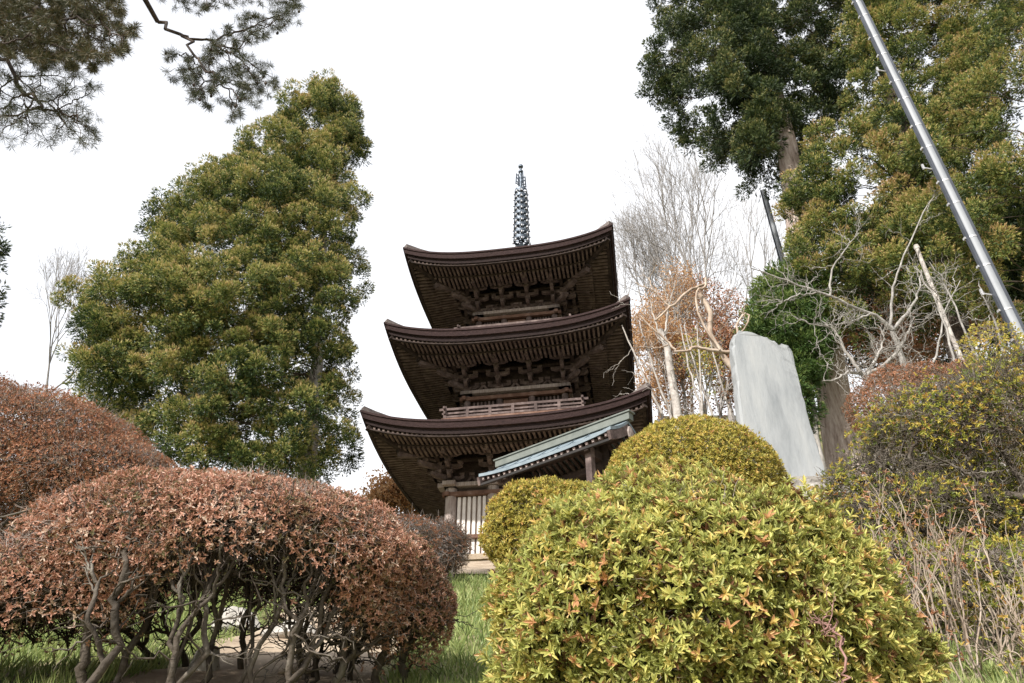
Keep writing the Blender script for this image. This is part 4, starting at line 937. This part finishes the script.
# ================================================================= ROCKS
for k, (px, py, Y, rpx, sz, lab) in enumerate([(205, 665, 3.9, 13, 1.6, 'pale upright stone among the gnarled stems'), (292, 622, 4.9, 22, .6, 'grey boulder behind the rusty bush, nearest the footpath'), (238, 628, 5.2, 20, .7, 'grey boulder to the left of the footpath boulder'), (360, 648, 4.8, 24, .35, 'flat stone set in the footpath like a step'), (300, 665, 3.9, 20, .35, 'low sandy flat stone on the footpath')]):
    c = at(px, py, Y); r = rpx*dep(px, py, Y)/F; zg = float(gz(c[0], c[1])); b = MB(); rock(b, (0, 0, 0), r, 50+k, 1, .8, sz, 12)
    o = b.build('boulder' if sz > .5 else 'stepping_stone', M['rock'] if sz > .5 else M['sand'], None, True); o.location = (c[0], c[1], zg+r*sz*.45); tag(o, lab, 'rock')

# ================================================================= GRASS
def grass():
    n = 150000
    y = 3+rng.uniform(0, 1, n)**1.5*14.8; x = rng.uniform(-1, 1, n)*(1.5+y*.42)-.5-y*.06
    onp = (y < 6.6) & (x > -1.75) & (x < -.62-.1*(y-4)); keep = ~onp & (y < 17.8) & ~((y > 11.5+.4*np.sin(x*2)) & (x > -3.6) & (x < 4)); dens = np.sin(x*2.1+y)*np.sin(y*1.7-x)+rng.normal(0, .5, n) > -.75; keep &= dens; x, y = x[keep], y[keep]; n = len(x)
    P = np.stack([x, y, gz(x, y)-.01], 1); D = norm(rdir(n)*.55+[0, 0, 1]); h = (.05+.012*y**.5)*rng.uniform(.35, 1.5, n)*(1+.5*(np.sin(x*3.1)*np.sin(y*2.3) > .3))
    V, Fc, T = leaves(P, D, rdir(n)*[1, 1, .1], h, .004+.0012*y, rng.uniform(.1, .9, n)*.8, .15, curl=.2)
    o = link('grass', npmesh('grass', V, Fc, T), M['grass']); tag(o, 'green and straw-coloured grass on the bank leading up to the pagoda', 'grass', kind='stuff')
grass()

# ================================================================= CAMERA, LIGHT, WORLD
cam = bpy.data.cameras.new('camera'); co = bpy.data.objects.new('camera', cam); COL.objects.link(co); sc.camera = co
cam.sensor_width = 36; cam.lens = F/1024*36; cam.clip_end = 6000; cam.clip_start = .05
co.location = (0, 0, 0); co.rotation_euler = (radians(90)+TH, 0, 0)
SUNV = norm(np.array([[-.48, -.62, .62]]))[0]
sl_ = bpy.data.lights.new('sun', 'SUN'); sl_.energy = 4.2; sl_.angle = radians(1.5); sl_.color = (1, .95, .87)
so = bpy.data.objects.new('sun', sl_); COL.objects.link(so)
from mathutils import Vector
so.rotation_euler = Vector(SUNV).to_track_quat('Z', 'Y').to_euler()
w = bpy.data.worlds.new('World'); sc.world = w; w.use_nodes = True; nt = w.node_tree; N = nt.nodes.new; L = nt.links.new
bg = nt.nodes['Background']; sky = N('ShaderNodeTexSky'); sky.sky_type = 'NISHITA'; sky.sun_disc = False
sky.sun_elevation = math.asin(SUNV[2]); sky.sun_rotation = math.atan2(SUNV[0], SUNV[1]); sky.air_density = 1; sky.dust_density = 4
tc = N('ShaderNodeTexCoord'); no = N('ShaderNodeTexNoise'); no.inputs['Scale'].default_value = 1.6; no.inputs['Detail'].default_value = 5; L(tc.outputs['Generated'], no.inputs['Vector'])
rp = ramp(N, [(.70, .70, .70), (.96, .96, .96)], [.36, .6]); L(no.outputs['Fac'], rp.inputs['Fac'])
mx = N('ShaderNodeMix'); mx.data_type = 'RGBA'; L(rp.outputs[0], mx.inputs['Factor']); L(sky.outputs[0], mx.inputs['A']); mx.inputs['B'].default_value = (9.0, 9.1, 9.4, 1)   # bright thin cloud
L(mx.outputs['Result'], bg.inputs['Color']); bg.inputs['Strength'].default_value = .09
sc.view_settings.view_transform = 'Standard'; sc.view_settings.look = 'None'; sc.view_settings.gamma = 1; sc.view_settings.exposure = .75
sc.render.engine = 'CYCLES'; sc.render.resolution_x = 1024; sc.render.resolution_y = 683
